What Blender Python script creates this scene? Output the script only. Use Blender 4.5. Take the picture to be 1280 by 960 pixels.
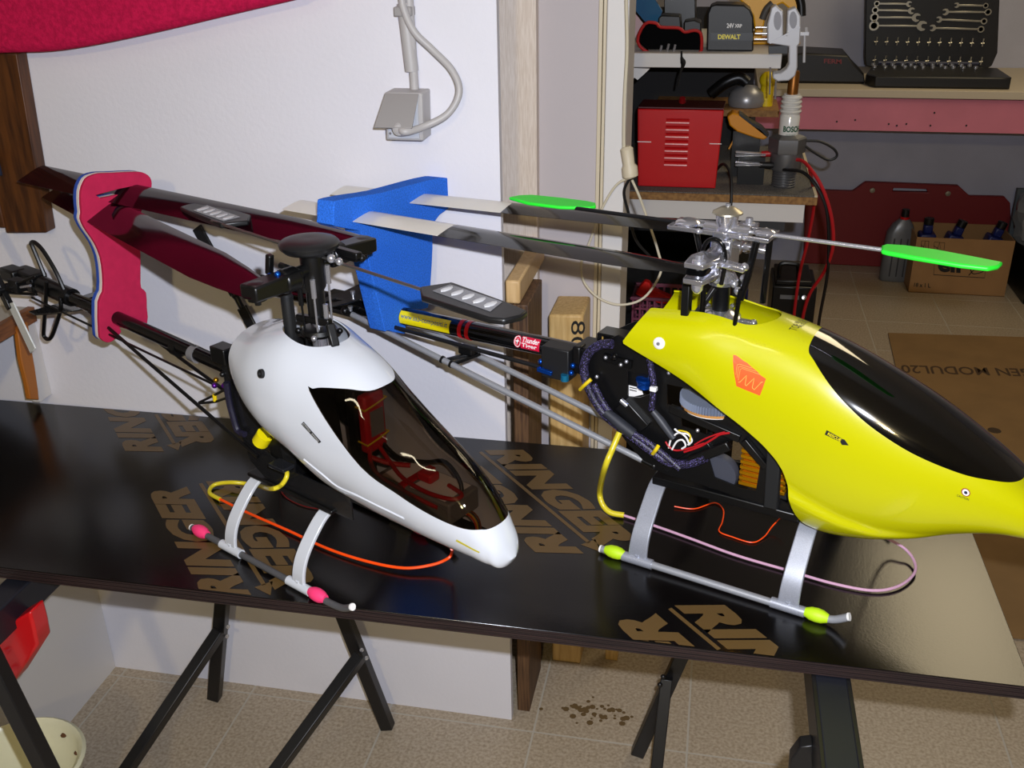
import bpy, bmesh, math, random
from mathutils import Vector, Matrix
from mathutils.bvhtree import BVHTree
for _o in list(bpy.data.objects): bpy.data.objects.remove(_o)
S = bpy.context.scene
COL = S.collection
random.seed(5)

# ------------------------------------------------ camera, world, lights, exposure
cam = bpy.data.objects.new('camera', bpy.data.cameras.new('camera'))
COL.objects.link(cam)
cam.data.sensor_width = 36.0
cam.data.lens = 35.06
cam.data.clip_start = 0.05
cam.matrix_world = Matrix(((0.98023, -0.06895, 0.18546, 0.0), (0.19720, 0.41682, -0.88734, 0.0),
                           (-0.01612, 0.90637, 0.42218, 1.62), (0, 0, 0, 1)))
S.camera = cam
S.view_settings.view_transform = 'Standard'
S.view_settings.look = 'None'
S.view_settings.gamma = 1.0
S.view_settings.exposure = 0.0
S.view_settings.use_curve_mapping = False
world = bpy.data.worlds.new('room_air')
S.world = world
world.use_nodes = True
world.node_tree.nodes['Background'].inputs[0].default_value = (0.9, 0.8, 0.6, 1)
world.node_tree.nodes['Background'].inputs[1].default_value = 0.0

def area(name, loc, aim, size, power, color, sy=None):
    l = bpy.data.lights.new(name, 'AREA')
    l.shape = 'RECTANGLE'; l.size = size; l.size_y = sy or size
    l.energy = power; l.color = color
    o = bpy.data.objects.new(name, l); COL.objects.link(o)
    o.location = loc
    o.rotation_euler = (Vector(aim) - Vector(loc)).to_track_quat('-Z', 'Y').to_euler()
    return o
# the camera's own flash, a hand's width above and right of the lens
flash = area('camera_flash', (0.045, 0.03, 1.675), (0.0, 1.5, 0.75), 0.022, 31.0, (0.83, 0.88, 1.0), 0.016)
# warm lamp on the workshop ceiling, well behind the photographer
lamp_light = area('workshop_lamp', (0.0, -2.0, 2.5), (0.0, 1.2, 0.5), 0.11, 20.0, (1.0, 0.78, 0.36), 0.11)
# ceiling tube over the photographer, and another in the back room
tube_front = area('ceiling_tube', (-0.93, -0.56, 2.5), (-0.93, -0.56, 0.0), 1.8, 5.0, (1.0, 0.88, 0.62), 0.03)
tube_front.rotation_euler = (0, 0, math.radians(47.6))
tube_back = area('back_room_tube', (1.12, 3.6, 2.5), (1.12, 3.6, 0.0), 0.6, 15.0, (1.0, 0.82, 0.52), 1.5)
tube_back.rotation_euler = (0, 0, 0)

# ------------------------------------------------ materials
def lin(c):
    return tuple(((v / 12.92) if v <= 0.04045 else ((v + 0.055) / 1.055) ** 2.4) for v in c)
MATS = {}
def mat(name, rgb, rough=0.5, metal=0.0, spec=0.5, coat=0.0, var=0.0, vscale=30.0, bump=0.0, bscale=200.0,
        rgb2=None, stretch=(1, 1, 1), emit=0.0, spread=(0.35, 0.65), sss=0.0):
    if name in MATS: return MATS[name]
    m = bpy.data.materials.new(name); m.use_nodes = True
    nt = m.node_tree; b = nt.nodes['Principled BSDF']
    c = lin([v / 255 for v in rgb])
    b.inputs['Base Color'].default_value = (*c, 1)
    b.inputs['Roughness'].default_value = rough
    b.inputs['Metallic'].default_value = metal
    b.inputs['Specular IOR Level'].default_value = spec
    b.inputs['Coat Weight'].default_value = coat
    b.inputs['Coat Roughness'].default_value = 0.05
    if emit:
        b.inputs['Emission Color'].default_value = (*c, 1); b.inputs['Emission Strength'].default_value = emit
    if var or rgb2 or bump:
        tc = nt.nodes.new('ShaderNodeTexCoord'); mp = nt.nodes.new('ShaderNodeMapping')
        mp.inputs['Scale'].default_value = stretch
        nt.links.new(tc.outputs['Object'], mp.inputs[0])
    if var or rgb2:
        n = nt.nodes.new('ShaderNodeTexNoise'); n.inputs['Scale'].default_value = vscale; n.inputs['Detail'].default_value = 6
        nt.links.new(mp.outputs[0], n.inputs['Vector'])
        r = nt.nodes.new('ShaderNodeValToRGB')
        c2 = lin([v / 255 for v in rgb2]) if rgb2 else tuple(max(0, v * (1 - var)) for v in c)
        r.color_ramp.elements[0].color = (*c2, 1); r.color_ramp.elements[1].color = (*(c if rgb2 else tuple(min(1, v * (1 + var)) for v in c)), 1)
        r.color_ramp.elements[0].position = spread[0]; r.color_ramp.elements[1].position = spread[1]
        nt.links.new(n.outputs['Fac'], r.inputs[0]); nt.links.new(r.outputs[0], b.inputs['Base Color'])
    if bump:
        n = nt.nodes.new('ShaderNodeTexNoise'); n.inputs['Scale'].default_value = bscale; n.inputs['Detail'].default_value = 4
        nt.links.new(mp.outputs[0], n.inputs['Vector'])
        bp = nt.nodes.new('ShaderNodeBump'); bp.inputs['Strength'].default_value = bump; bp.inputs['Distance'].default_value = 0.002
        nt.links.new(n.outputs['Fac'], bp.inputs['Height']); nt.links.new(bp.outputs[0], b.inputs['Normal'])
    MATS[name] = m
    return m
def tinted(name, rgb, fres=1.45, rough=0.02):
    if name in MATS: return MATS[name]
    m = bpy.data.materials.new(name); m.use_nodes = True; nt = m.node_tree
    nt.nodes.remove(nt.nodes['Principled BSDF'])
    t = nt.nodes.new('ShaderNodeBsdfTransparent'); t.inputs[0].default_value = (*lin([v / 255 for v in rgb]), 1)
    g = nt.nodes.new('ShaderNodeBsdfGlossy'); g.inputs['Roughness'].default_value = rough
    f = nt.nodes.new('ShaderNodeFresnel'); f.inputs[0].default_value = fres
    x = nt.nodes.new('ShaderNodeMixShader')
    nt.links.new(f.outputs[0], x.inputs[0]); nt.links.new(t.outputs[0], x.inputs[1]); nt.links.new(g.outputs[0], x.inputs[2])
    nt.links.new(x.outputs[0], nt.nodes['Material Output'].inputs[0])
    MATS[name] = m
    return m

plaster = mat('white_plaster', (222, 220, 226), 0.75, spec=0.25, bump=0.2, bscale=110, var=0.02, vscale=3)
grey_wall_m = mat('grey_painted_wall', (190, 182, 183), 0.8, spec=0.2, bump=0.1, bscale=120)
far_wall_m = mat('far_grey_wall', (176, 176, 190), 0.8, spec=0.2, var=0.05, vscale=5)
cream = mat('cream_paint', (205, 192, 165), 0.5)
white_paint = mat('white_paint', (214, 210, 206), 0.5)
steel_black = mat('black_painted_steel', (20, 19, 20), 0.38, spec=0.5)
blk = mat('black_plastic', (9, 9, 10), 0.36)
blk_gloss = mat('glossy_black_plastic', (10, 10, 11), 0.12)
blk_soft = mat('soft_black_rubber', (13, 13, 13), 0.7)
carbon = mat('carbon_fibre', (26, 26, 27), 0.22, coat=0.6, var=0.35, vscale=400)
chrome = mat('polished_aluminium', (226, 226, 234), 0.16, metal=0.9)
steel = mat('bright_steel', (205, 205, 212), 0.25, metal=0.8)
alu_grey = mat('grey_aluminium_tube', (168, 170, 176), 0.38, metal=0.45)
silver_paint = mat('silver_painted_plastic', (180, 184, 196), 0.35, metal=0.55, var=0.12, vscale=900)
white_gloss = mat('white_gloss_paint', (202, 205, 211), 0.16, coat=0.5, spec=0.4)
yellow_gloss = mat('yellow_gloss_paint', (188, 185, 2), 0.25, coat=0.3)
window_black = mat('black_canopy_window', (3, 3, 3), 0.07, coat=1.0)
red_m = mat('red_enamel', (196, 18, 24), 0.3, coat=0.2)
wire_red = mat('red_wire', (176, 20, 28), 0.45)
wire_black = mat('black_wire', (14, 14, 15), 0.5)
wire_white = mat('cream_cable', (205, 195, 170), 0.5)
yellow_m = mat('yellow_plastic', (226, 196, 14), 0.45)
label_yellow = mat('yellow_label', (240, 222, 10), 0.35)
ink = mat('black_ink', (12, 12, 12), 0.5)
ink_green = mat('green_ink', (8, 78, 52), 0.5)
ink_blue = mat('blue_ink', (40, 96, 150), 0.5)
label_white = mat('white_label', (236, 234, 232), 0.5)
blue_anod = mat('blue_anodised_metal', (20, 84, 190), 0.25, metal=0.8)
gold_m = mat('gold_anodised_metal', (226, 160, 16), 0.3, metal=0.85)
dark_red_plastic = mat('dark_red_plastic', (120, 10, 14), 0.35)

# ------------------------------------------------ mesh builder
def V3(p): return Vector(p)
class MB:
    def __init__(s): s.v = []; s.f = []
    def add(s, vs, fs):
        n = len(s.v); s.v += [Vector(p) for p in vs]; s.f += [tuple(i + n for i in f) for f in fs]; return s
    def box(s, lo, hi, rot=None, c=None):
        x0, y0, z0 = lo; x1, y1, z1 = hi
        vs = [Vector(p) for p in ((x0,y0,z0),(x1,y0,z0),(x1,y1,z0),(x0,y1,z0),(x0,y0,z1),(x1,y0,z1),(x1,y1,z1),(x0,y1,z1))]
        if rot:
            c = Vector(c) if c else (vs[0] + vs[6]) / 2
            vs = [c + rot @ (p - c) for p in vs]
        return s.add(vs, [(0,3,2,1),(4,5,6,7),(0,1,5,4),(1,2,6,5),(2,3,7,6),(3,0,4,7)])
    def cbox(s, c, size, rot=None):
        h = Vector(size) / 2; c = Vector(c)
        return s.box(c - h, c + h, rot)
    def beam(s, a, b, w, h, up=(0, 0, 1)):
        a, b = Vector(a), Vector(b); d = (b - a).normalized()
        r = d.cross(Vector(up)).normalized(); u = r.cross(d)
        q = [r * (i * w / 2) + u * (j * h / 2) for i, j in ((-1,-1),(1,-1),(1,1),(-1,1))]
        return s.add([a + p for p in q] + [b + p for p in q], [(0,3,2,1)[::-1],(4,5,6,7)[::-1],(0,1,5,4)[::-1],(1,2,6,5)[::-1],(2,3,7,6)[::-1],(3,0,4,7)[::-1]])
    def tube(s, pts, r, n=8, closed=False, flat=None):
        P = [Vector(p) for p in pts]; m = len(P)
        R = r if isinstance(r, (list, tuple)) else [r] * m
        vs = []; prev = None
        for i, p in enumerate(P):
            if closed: t = P[(i + 1) % m] - P[i - 1]
            else: t = P[min(i + 1, m - 1)] - P[max(i - 1, 0)]
            t.normalize()
            if prev is None:
                a = Vector((0, 0, 1)) if abs(t.z) < 0.9 else Vector((1, 0, 0))
                u = t.cross(a).normalized()
            else:
                u = (prev - t * prev.dot(t)).normalized()
            prev = u; w = t.cross(u)
            for k in range(n):
                a = 2 * math.pi * k / n
                vs.append(p + (u * math.cos(a) + w * math.sin(a)) * R[i])
        fs = []
        for i in range(m if closed else m - 1):
            j = (i + 1) % m
            for k in range(n):
                l = (k + 1) % n
                fs.append((i * n + k, j * n + k, j * n + l, i * n + l)[::-1])
        if not closed:
            fs.append(tuple(range(n))); fs.append(tuple(reversed(range((m - 1) * n, m * n))))
        return s.add(vs, fs)
    def rod(s, a, b, r, n=10): return s.tube([a, b], r, n)
    def lathe(s, prof, o, ax=(0, 0, 1), n=24):
        ax = Vector(ax).normalized(); q = Vector((0, 0, 1)).rotation_difference(ax).to_matrix(); o = Vector(o)
        vs = []; fs = []
        for r, z in prof:
            for k in range(n):
                a = 2 * math.pi * k / n
                vs.append(o + q @ Vector((r * math.cos(a), r * math.sin(a), z)))
        m = len(prof)
        for i in range(m - 1):
            for k in range(n):
                l = (k + 1) % n
                fs.append((i * n + k, i * n + l, (i + 1) * n + l, (i + 1) * n + k))
        fs.append(tuple(reversed(range(n)))); fs.append(tuple(range((m - 1) * n, m * n)))
        return s.add(vs, fs)
    def ball(s, c, r, n=10, sc=(1, 1, 1)):
        c = Vector(c); m = n // 2 + 1
        prof = [(max(1e-4, math.sin(math.pi * i / m)), -math.cos(math.pi * i / m)) for i in range(m + 1)]
        t = MB().lathe(prof, (0, 0, 0), (0, 0, 1), n)
        return s.add([c + Vector((p.x * r * sc[0], p.y * r * sc[1], p.z * r * sc[2])) for p in t.v], t.f)
    def prism(s, poly, vec, holes=()):
        # planar outline (3-D points) extruded by vec, with optional holes
        loops = [[Vector(p) for p in poly]] + [[Vector(p) for p in h] for h in holes]
        vec = Vector(vec)
        bm = bmesh.new(); E = []
        for L in loops:
            bv = [bm.verts.new(p) for p in L]
            for i in range(len(bv)): E.append(bm.edges.new((bv[i], bv[(i + 1) % len(bv)])))
        bmesh.ops.triangle_fill(bm, use_beauty=True, use_dissolve=False, edges=E, normal=vec.normalized())
        bm.verts.index_update()
        for f in bm.faces:
            f.normal_update()
        n = len(s.v); k = len(bm.verts)
        base = [v.co.copy() for v in bm.verts]
        s.v += base + [p + vec for p in base]
        for f in bm.faces:
            ids = [v.index for v in f.verts]
            if f.normal.dot(vec) > 0: ids.reverse()
            s.f.append(tuple(n + i for i in ids)); s.f.append(tuple(n + k + i for i in reversed(ids)))
        o = 0
        for L in loops:
            m = len(L)
            for i in range(m):
                j = (i + 1) % m
                s.f.append((n + o + i, n + o + j, n + k + o + j, n + k + o + i))
            o += m
        bm.free()
        return s
def finish(me, smooth=40):
    bm = bmesh.new(); bm.from_mesh(me)
    bmesh.ops.recalc_face_normals(bm, faces=bm.faces)
    bm.to_mesh(me); bm.free()
    me.polygons.foreach_set('use_smooth', [True] * len(me.polygons))
    me.set_sharp_from_angle(angle=math.radians(smooth))
    me.update()
def root_of(o):
    while o.parent: o = o.parent
    return o
def obj(name, mb, m, parent=None, bev=0.0, smooth=40, label=None, solid=0.0, seg=2, normals=True):
    """one mesh object; inside a helicopter coordinates are the machine's own, elsewhere world metres"""
    me = bpy.data.meshes.new(name)
    off = Vector((0, 0, 0)) if (parent is None or root_of(parent).get('_local')) else root_of(parent).location
    if parent is None:
        lo = Vector([min(p[i] for p in mb.v) for i in range(3)]); hi = Vector([max(p[i] for p in mb.v) for i in range(3)])
        off = Vector(((lo.x + hi.x) / 2, (lo.y + hi.y) / 2, lo.z))
    me.from_pydata([tuple(p - off) for p in mb.v], [], mb.f)
    me.validate()
    if normals: finish(me, smooth)
    me.materials.append(m)
    o = bpy.data.objects.new(name, me); COL.objects.link(o)
    if parent is None: o.location = off
    else: o.parent = parent
    if solid:
        md = o.modifiers.new('thickness', 'SOLIDIFY'); md.thickness = solid; md.offset = -1
    if bev:
        md = o.modifiers.new('bevel', 'BEVEL'); md.width = bev; md.segments = seg; md.limit_method = 'ANGLE'; md.angle_limit = math.radians(40)
        md.harden_normals = False
    if label: o['label'] = label
    return o
def tag(o, label, cat, group=None):
    o['label'] = label; o['category'] = cat
    if group: o['group'] = group
    return o
def thing(name, label, cat, loc, rz=0.0, group=None, local=False):
    o = bpy.data.objects.new(name, None); COL.objects.link(o)
    o.empty_display_size = 0.05
    o.location = loc; o.rotation_euler = (0, 0, rz)
    if local: o['_local'] = 1
    return tag(o, label, cat, group)
def struct(name, mb, m, parent=None, bev=0.0):
    o = obj(name, mb, m, parent, bev)
    if parent is None: o['kind'] = 'structure'
    return o
def bez(pts, k=6, closed=False):
    """smooth curve through points"""
    P = [Vector(p) for p in pts]; out = []; m = len(P)
    for i in range(m if closed else m - 1):
        g = (lambda j: P[j % m]) if closed else (lambda j: P[max(0, min(m - 1, j))])
        a, b, c, d = g(i - 1), g(i), g(i + 1), g(i + 2)
        for t in range(k):
            t /= k
            out.append(0.5 * ((2 * b) + (c - a) * t + (2 * a - 5 * b + 4 * c - d) * t * t + (3 * b - a - 3 * c + d) * t ** 3))
    if not closed: out.append(P[-1])
    return out
def text2d(body, bold=0.0, spacing=1.0):
    """letters as flat polygons scaled to the unit square"""
    cu = bpy.data.curves.new('letters', 'FONT'); cu.body = body; cu.fill_mode = 'FRONT'; cu.offset = bold; cu.resolution_u = 3
    cu.space_character = spacing
    o = bpy.data.objects.new('letters', cu); COL.objects.link(o)
    me = bpy.data.meshes.new_from_object(o.evaluated_get(bpy.context.evaluated_depsgraph_get()))
    vs = [v.co.copy() for v in me.vertices]; fs = [tuple(p.vertices) for p in me.polygons]
    bpy.data.objects.remove(o); bpy.data.curves.remove(cu); bpy.data.meshes.remove(me)
    x0 = min(p.x for p in vs); x1 = max(p.x for p in vs); y0 = min(p.y for p in vs); y1 = max(p.y for p in vs)
    return [((p.x - x0) / (x1 - x0), (p.y - y0) / (y1 - y0)) for p in vs], fs
def quad_map(P, corners):
    """unit square to a quad: corners bottom-left, bottom-right, top-right, top-left"""
    a, b, c, d = [Vector(p) for p in corners]
    return [a * (1-u) * (1-v) + b * u * (1-v) + c * u * v + d * (1-u) * v for u, v in P]
def print_on(name, P, F, corners, m, parent, off=(0, 0, 0)):
    mb = MB(); o = Vector(off)
    mb.add([p + o for p in quad_map(P, corners)], F)
    return obj(name, mb, m, parent, normals=False)
def print_skin(name, bvh, P, F, corners, m, parent, lift=0.0007):
    """flat print laid on a curved shell"""
    mb = MB(); vs = []
    for p in quad_map(P, corners):
        q, n, i, d = bvh.find_nearest(p)
        if (p - q).dot(n) < 0 and d > 0.03: n = -n
        vs.append(q + n * lift)
    mb.add(vs, F)
    return obj(name, mb, m, parent, normals=False)
SQ = ([(0,0),(1,0),(1,1),(0,1)], [(0,1,2,3)])
def grid_sq(n=6):
    return ([(i / n, j / n) for j in range(n + 1) for i in range(n + 1)],
            [(j*(n+1)+i, j*(n+1)+i+1, (j+1)*(n+1)+i+1, (j+1)*(n+1)+i) for j in range(n) for i in range(n)])
def disc2d(n=20, r=0.5):
    return ([(0.5 + r * math.cos(2*math.pi*i/n), 0.5 + r * math.sin(2*math.pi*i/n)) for i in range(n)], [tuple(range(n))])

# ------------------------------------------------ setting: floor, walls, jamb, door
T3 = 1 / 3
grout = mat('grey_grout', (176, 168, 154), 0.9)
tile_m = mat('terrazzo_tile', (178, 163, 142), 0.42, rgb2=(142, 126, 104), vscale=150, spread=(0.3, 0.62), bump=0.05)
floor = struct('floor', MB().box((-4, -4, -0.06), (4, 5.5, 0.0)), grout)
tb = MB().box((-T3/2 + 0.0022, -T3/2 + 0.0022, -0.004), (T3/2 - 0.0022, T3/2 - 0.0022, 0.0))
first = None
for i in range(13):
    for j in range(14):
        if first is None:
            t = first = obj('floor_tile', tb, tile_m, floor, bev=0.0003, seg=1)
        else:
            t = first.copy(); COL.objects.link(t)
        t.parent = floor
        t.location = Vector((-0.308 - 5 * T3 + (i + 0.5) * T3, 1.636 - 3 * T3 + (j + 0.5) * T3, 0.0006))
struct('ceiling', MB().box((-4, -4, 2.6), (4, 5.5, 2.7)), white_paint)
wall_back = struct('wall_back', MB().box((-4, 1.663, 0), (-0.362, 1.682, 2.6)), plaster)
struct('wall_left', MB().box((-4.1, -4, 0), (-4, 5.5, 2.6)), white_paint)
struct('wall_right', MB().box((4, -4, 0), (4.1, 5.5, 2.6)), white_paint)
struct('wall_front', MB().box((-4, -4.1, 0), (4, -4, 2.6)), white_paint)
struct('wall_far', MB().box((-4, 5.12, 0), (4, 5.22, 2.6)), far_wall_m)
veneer = mat('pale_oak_veneer', (226, 212, 198), 0.5, rgb2=(208, 191, 174), vscale=40, stretch=(14, 14, 0.9))
struct('trim_1', MB().box((-0.50, 1.972, 0), (-0.353, 1.999, 2.6)), veneer)
struct('wall_niche', MB().box((-1.2, 2.0, 0), (-0.236, 2.12, 2.6)), grey_wall_m)
t2 = MB().box((-0.2355, 1.985, 0), (-0.228, 2.11, 2.6)).box((-0.2265, 1.985, 0), (-0.2205, 2.11, 2.6))
struct('trim_2', t2, cream, bev=0.001)
struct('door_1', MB().box((-0.2195, 1.98, 0.01), (-0.178, 2.125, 2.2)), white_paint, bev=0.002)

# socket box with its lid held open by a plugged-in cable, conduit above
pvc = mat('grey_pvc', (178, 174, 172), 0.45)
pvc_d = mat('darker_grey_pvc', (152, 148, 146), 0.45)
sb = thing('socket_outlet', 'grey surface-mounted wall socket with its hinged lid propped open', 'socket', (-0.51, 1.663, 1.288))
obj('housing', MB().prism([(-0.545, 1.612, 1.288), (-0.480, 1.612, 1.288), (-0.478, 1.612, 1.366), (-0.543, 1.612, 1.366)], (0, 0.05, 0)), pvc, sb, bev=0.003)
obj('face_plate', MB().box((-0.540, 1.609, 1.292), (-0.486, 1.613, 1.362)), mat('pale_grey_pvc', (186, 188, 194), 0.4), sb, bev=0.001)
obj('lid', MB().add([(-0.541,1.608,1.363),(-0.483,1.608,1.363),(-0.488,1.575,1.316),(-0.552,1.575,1.316),(-0.541,1.611,1.365),(-0.483,1.611,1.365),(-0.488,1.579,1.314),(-0.552,1.579,1.314)],
    [(0,3,2,1),(4,5,6,7),(0,1,5,4),(1,2,6,5),(2,3,7,6),(3,0,4,7)]), pvc_d, sb, bev=0.001)
obj('plug', MB().lathe([(0.001,0),(0.016,0),(0.016,0.02),(0.009,0.034),(0.001,0.036)], (-0.512, 1.611, 1.318), (0, -1, -0.2)), pvc, sb)
obj('screw', MB().lathe([(0.0005,0),(0.0028,0),(0.0022,0.0012),(0.0005,0.0014)], (-0.536, 1.610, 1.300), (0, -1, 0), 10), steel, sb)
cd = thing('wall_conduit', 'grey plastic conduit pipe running down the wall to the socket', 'pipe', (-0.51, 1.65, 1.36))
obj('pipe', MB().rod((-0.502, 1.650, 1.366), (-0.512, 1.650, 2.6), 0.0075), pvc, cd)
obj('sleeve', MB().rod((-0.505, 1.650, 1.395), (-0.512, 1.650, 1.50), 0.0115), pvc, cd)
obj('clip', MB().box((-0.526, 1.636, 1.481), (-0.497, 1.663, 1.496)), pvc_d, cd, bev=0.002)
cb = MB().tube(bez([(-0.512,1.59,1.316), (-0.50,1.575,1.31), (-0.4742, 1.6, 1.3145), (-0.4367, 1.615, 1.3332), (-0.4189, 1.625, 1.3663), (-0.4315, 1.632, 1.3992), (-0.4646, 1.636, 1.4308), (-0.4915, 1.632, 1.4581), (-0.5074, 1.634, 1.4919), (-0.5122, 1.636, 1.5299), (-0.53,1.64,1.75),(-0.53,1.64,2.6)]), 0.0062, 10)
tag(obj('power_cable', cb, pvc), 'grey cable curving from the wall socket up beside the conduit', 'cable')

# red felt-covered shape and dark timber at top left
felt = mat('crimson_felt', (186, 24, 70), 0.95, spec=0.1, var=0.16, vscale=140, bump=0.6, bscale=300)
pts = [(-1.4569, 1.6, 1.423), (-1.3444, 1.6, 1.4184), (-1.2319, 1.6, 1.4233), (-1.1379, 1.6, 1.4266), (-1.044, 1.6, 1.4389), (-0.9214, 1.6, 1.4611), (-0.803, 1.6, 1.485), (-0.6753, 1.6, 1.5103)]
pts = bez(pts, 4) + [Vector((-0.63, 1.6, 1.53)), Vector((-0.60, 1.6, 1.66)), Vector((-0.66, 1.6, 1.80)), Vector((-0.9, 1.6, 1.92)), Vector((-1.3, 1.6, 1.9)), Vector((-1.5, 1.6, 1.7))]
tag(obj('felt_cushion', MB().prism(pts, (0, 0.062, 0)), felt, bev=0.012, seg=3), 'crimson felt-covered cushion with a curved lower edge high on the wall', 'cushion')
walnut = mat('dark_walnut', (92, 52, 20), 0.45, rgb2=(58, 30, 12), vscale=14, stretch=(8, 8, 0.8))
wf = thing('wall_timber', 'dark brown timber frame hanging on the wall under the crimson cushion', 'frame', (-1.26, 1.663, 1.09))
obj('post', MB().prism([(-1.224,1.632,1.421), (-1.242,1.632,1.093), (-1.330,1.632,1.088), (-1.332,1.632,1.421)], (0, 0.03, 0)), walnut, wf, bev=0.003)
obj('cross_rail', MB().box((-1.6, 1.628, 1.10), (-1.327, 1.66, 1.17)), walnut, wf, bev=0.003)
obj('strap', MB().box((-1.40, 1.612, 1.205), (-1.296, 1.6175, 1.242)), mat('navy_cloth', (26, 34, 58), 0.9), wf, bev=0.001)

# low white cupboard in the left corner with a timber-edged top
cu = thing('corner_cupboard', 'white cupboard in the left corner with a brown timber-edged top', 'cupboard', (-1.5, 1.4, 0))
obj('side_panel', MB().box((-1.353, 0.6, 0.0), (-1.337, 1.662, 0.706)), white_paint, cu)
obj('upper_panel', MB().box((-1.353, 1.622, 0.731), (-1.337, 1.662, 0.893)), white_paint, cu)
obj('top_board', MB().box((-1.8, 1.30, 0.897), (-1.345, 1.662, 0.925)), mat('grey_laminate', (176, 170, 160), 0.5), cu)
obj('timber_edge', MB().box((-1.345, 1.30, 0.896), (-1.330, 1.662, 0.927)), mat('brown_timber', (140, 84, 40), 0.5, rgb2=(104, 58, 26), vscale=20, stretch=(8, 1, 8)), cu, bev=0.001)
obj('curved_brace', MB().prism([(-1.325, 1.5963, 0.9101), (-1.325, 1.5916, 0.8831), (-1.325, 1.5849, 0.8429), (-1.325, 1.5853, 0.7937), (-1.325, 1.5828, 0.7574), (-1.325, 1.6069, 0.7441), (-1.325, 1.6112, 0.7638), (-1.325, 1.6173, 0.8112), (-1.325, 1.6206, 0.8503), (-1.325, 1.6281, 0.9079)], (-0.011, 0, 0)), mat('orange_brown_wood', (168, 98, 28), 0.5), cu, bev=0.002)

# timber standing in the niche
pine = mat('pale_pine', (212, 178, 118), 0.55, rgb2=(190, 152, 92), vscale=16, stretch=(9, 9, 0.7))
beech = mat('pale_beech', (214, 180, 130), 0.5, rgb2=(200, 164, 112), vscale=16, stretch=(9, 9, 1))
oldwood = mat('old_brown_board', (104, 74, 46), 0.6, rgb2=(66, 42, 24), vscale=16, stretch=(12, 5, 0.7))
bd = MB().prism([(-0.355, 1.695, 0), (-0.327, 1.695, 0), (-0.322, 1.70, 0.9748 - .001), (-0.352, 1.70, 0.9748 - .001)], (0, 0.15, 0))
tag(obj('brown_board', bd, oldwood, bev=0.002), 'old brown board standing on edge against the door jamb', 'board')
ba = MB().box(((-0.3654 + -0.3647) / 2, 1.70, 0.9748), (-0.3372, 1.97, 1.02))
tag(obj('beech_beam', ba, beech, bev=0.004), 'pale beech beam lying across the top of the brown board', 'beam')
pp = thing('timber_post', 'thick pale timber post with the number 80 written on it', 'post', (-0.27, 1.93, 0))
post = obj('post_body', MB().prism([(-0.305,1.873,0),(-0.236,1.873,0),(-0.242,1.873,0.893),(-0.313,1.873,0.890)], (0, 0.118, 0)), pine, pp, bev=0.005)
P, F = text2d('80.', 0.0)
print_on('number', P, F, [(-0.2663, 1.8722, 0.8802), (-0.2672, 1.8722, 0.8006), (-0.2407, 1.8722, 0.8024), (-0.2369, 1.8722, 0.882)], ink, pp)
sl = MB().box((-0.180, 1.90, 0), (-0.150, 1.925, 0.62))
tag(obj('wooden_slat', sl, pine, bev=0.002), 'narrow pale wooden slat standing on the floor beside the post', 'slat')

# cream extension cord with its socket hanging by the door edge
ec = thing('extension_lead', 'cream extension lead hanging in a loop beside the white door edge', 'cord', (-0.17, 1.96, 0.8))
obj('cable', MB().tube(bez([(-0.1825, 1.95, 1.5638), (-0.1814, 1.95, 1.4833), (-0.1772, 1.95, 1.3997), (-0.1789, 1.95, 1.3128), (-0.1785, 1.95, 1.253), (-0.1772, 1.95, 1.2101)]), 0.0032, 8), wire_white, ec)
obj('socket', MB().tube([(-0.1728, 1.95, 1.218), (-0.1719, 1.95, 1.2134), (-0.167, 1.95, 1.184), (-0.1653, 1.95, 1.1778), (-0.1631, 1.95, 1.1606), (-0.1622, 1.95, 1.1574)], [0.008,0.0125,0.0115,0.0155,0.0155,0.012], 14), cream, ec)
obj('loop', MB().tube(bez([(-0.1646, 1.95, 1.1574), (-0.1913, 1.955, 1.1395), (-0.2194, 1.96, 1.0886), (-0.2415, 1.965, 1.023), (-0.259, 1.965, 0.9743), (-0.2534, 1.965, 0.9328), (-0.2225, 1.965, 0.8991), (-0.1769, 1.965, 0.8857), (-0.128, 1.97, 0.9026), (-0.0965, 1.98, 0.9567), (-0.1052, 1.98, 1.0042), (-0.1301, 1.97, 1.0762), (-0.1452, 1.96, 1.1189), (-0.1601, 1.955, 1.1516)]), 0.0026, 8), wire_white, ec)
obj('black_lead', MB().tube(bez([(-0.1639, 1.96, 1.1551), (-0.1764, 1.97, 1.1234), (-0.1662, 1.98, 1.0754), (-0.1513, 2, 1.0165), (-0.1232, 2.02, 0.9771)]), 0.003, 8), wire_black, ec)

# ------------------------------------------------ plywood table top on folding trestles
TZ = 0.73
film = mat('dark_phenolic_film', (8, 6, 6), 0.20, spec=0.6, var=0.25, vscale=8, bump=0.04, bscale=300)
plyedge = mat('dark_plywood_edge', (46, 30, 28), 0.6, rgb2=(26, 15, 15), vscale=10, stretch=(1, 1, 60))
gold_print = mat('gold_brown_print', (92, 70, 38), 0.35)
tt = thing('plywood_table_top', 'dark brown film-faced plywood panel with gold lettering, used as table top', 'table', (-0.6, 1.354, 0.709))
obj('panel', MB().box((-1.75, 1.088, 0.7095), (0.437, 1.62, TZ)), film, tt, bev=0.0006, seg=1)
for k in range(6):
    z = 0.7105 + k * 0.0032
    mb = MB().box((-1.749, 1.0868 + (k % 2) * 0.0006, z), (0.4372, 1.0886, z + 0.0023))
    mb.box((0.4366, 1.0886, z), (0.4382 - (k % 2) * 0.0006, 1.6195, z + 0.0023))
    obj('ply_layer', mb, plyedge, tt)
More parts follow.
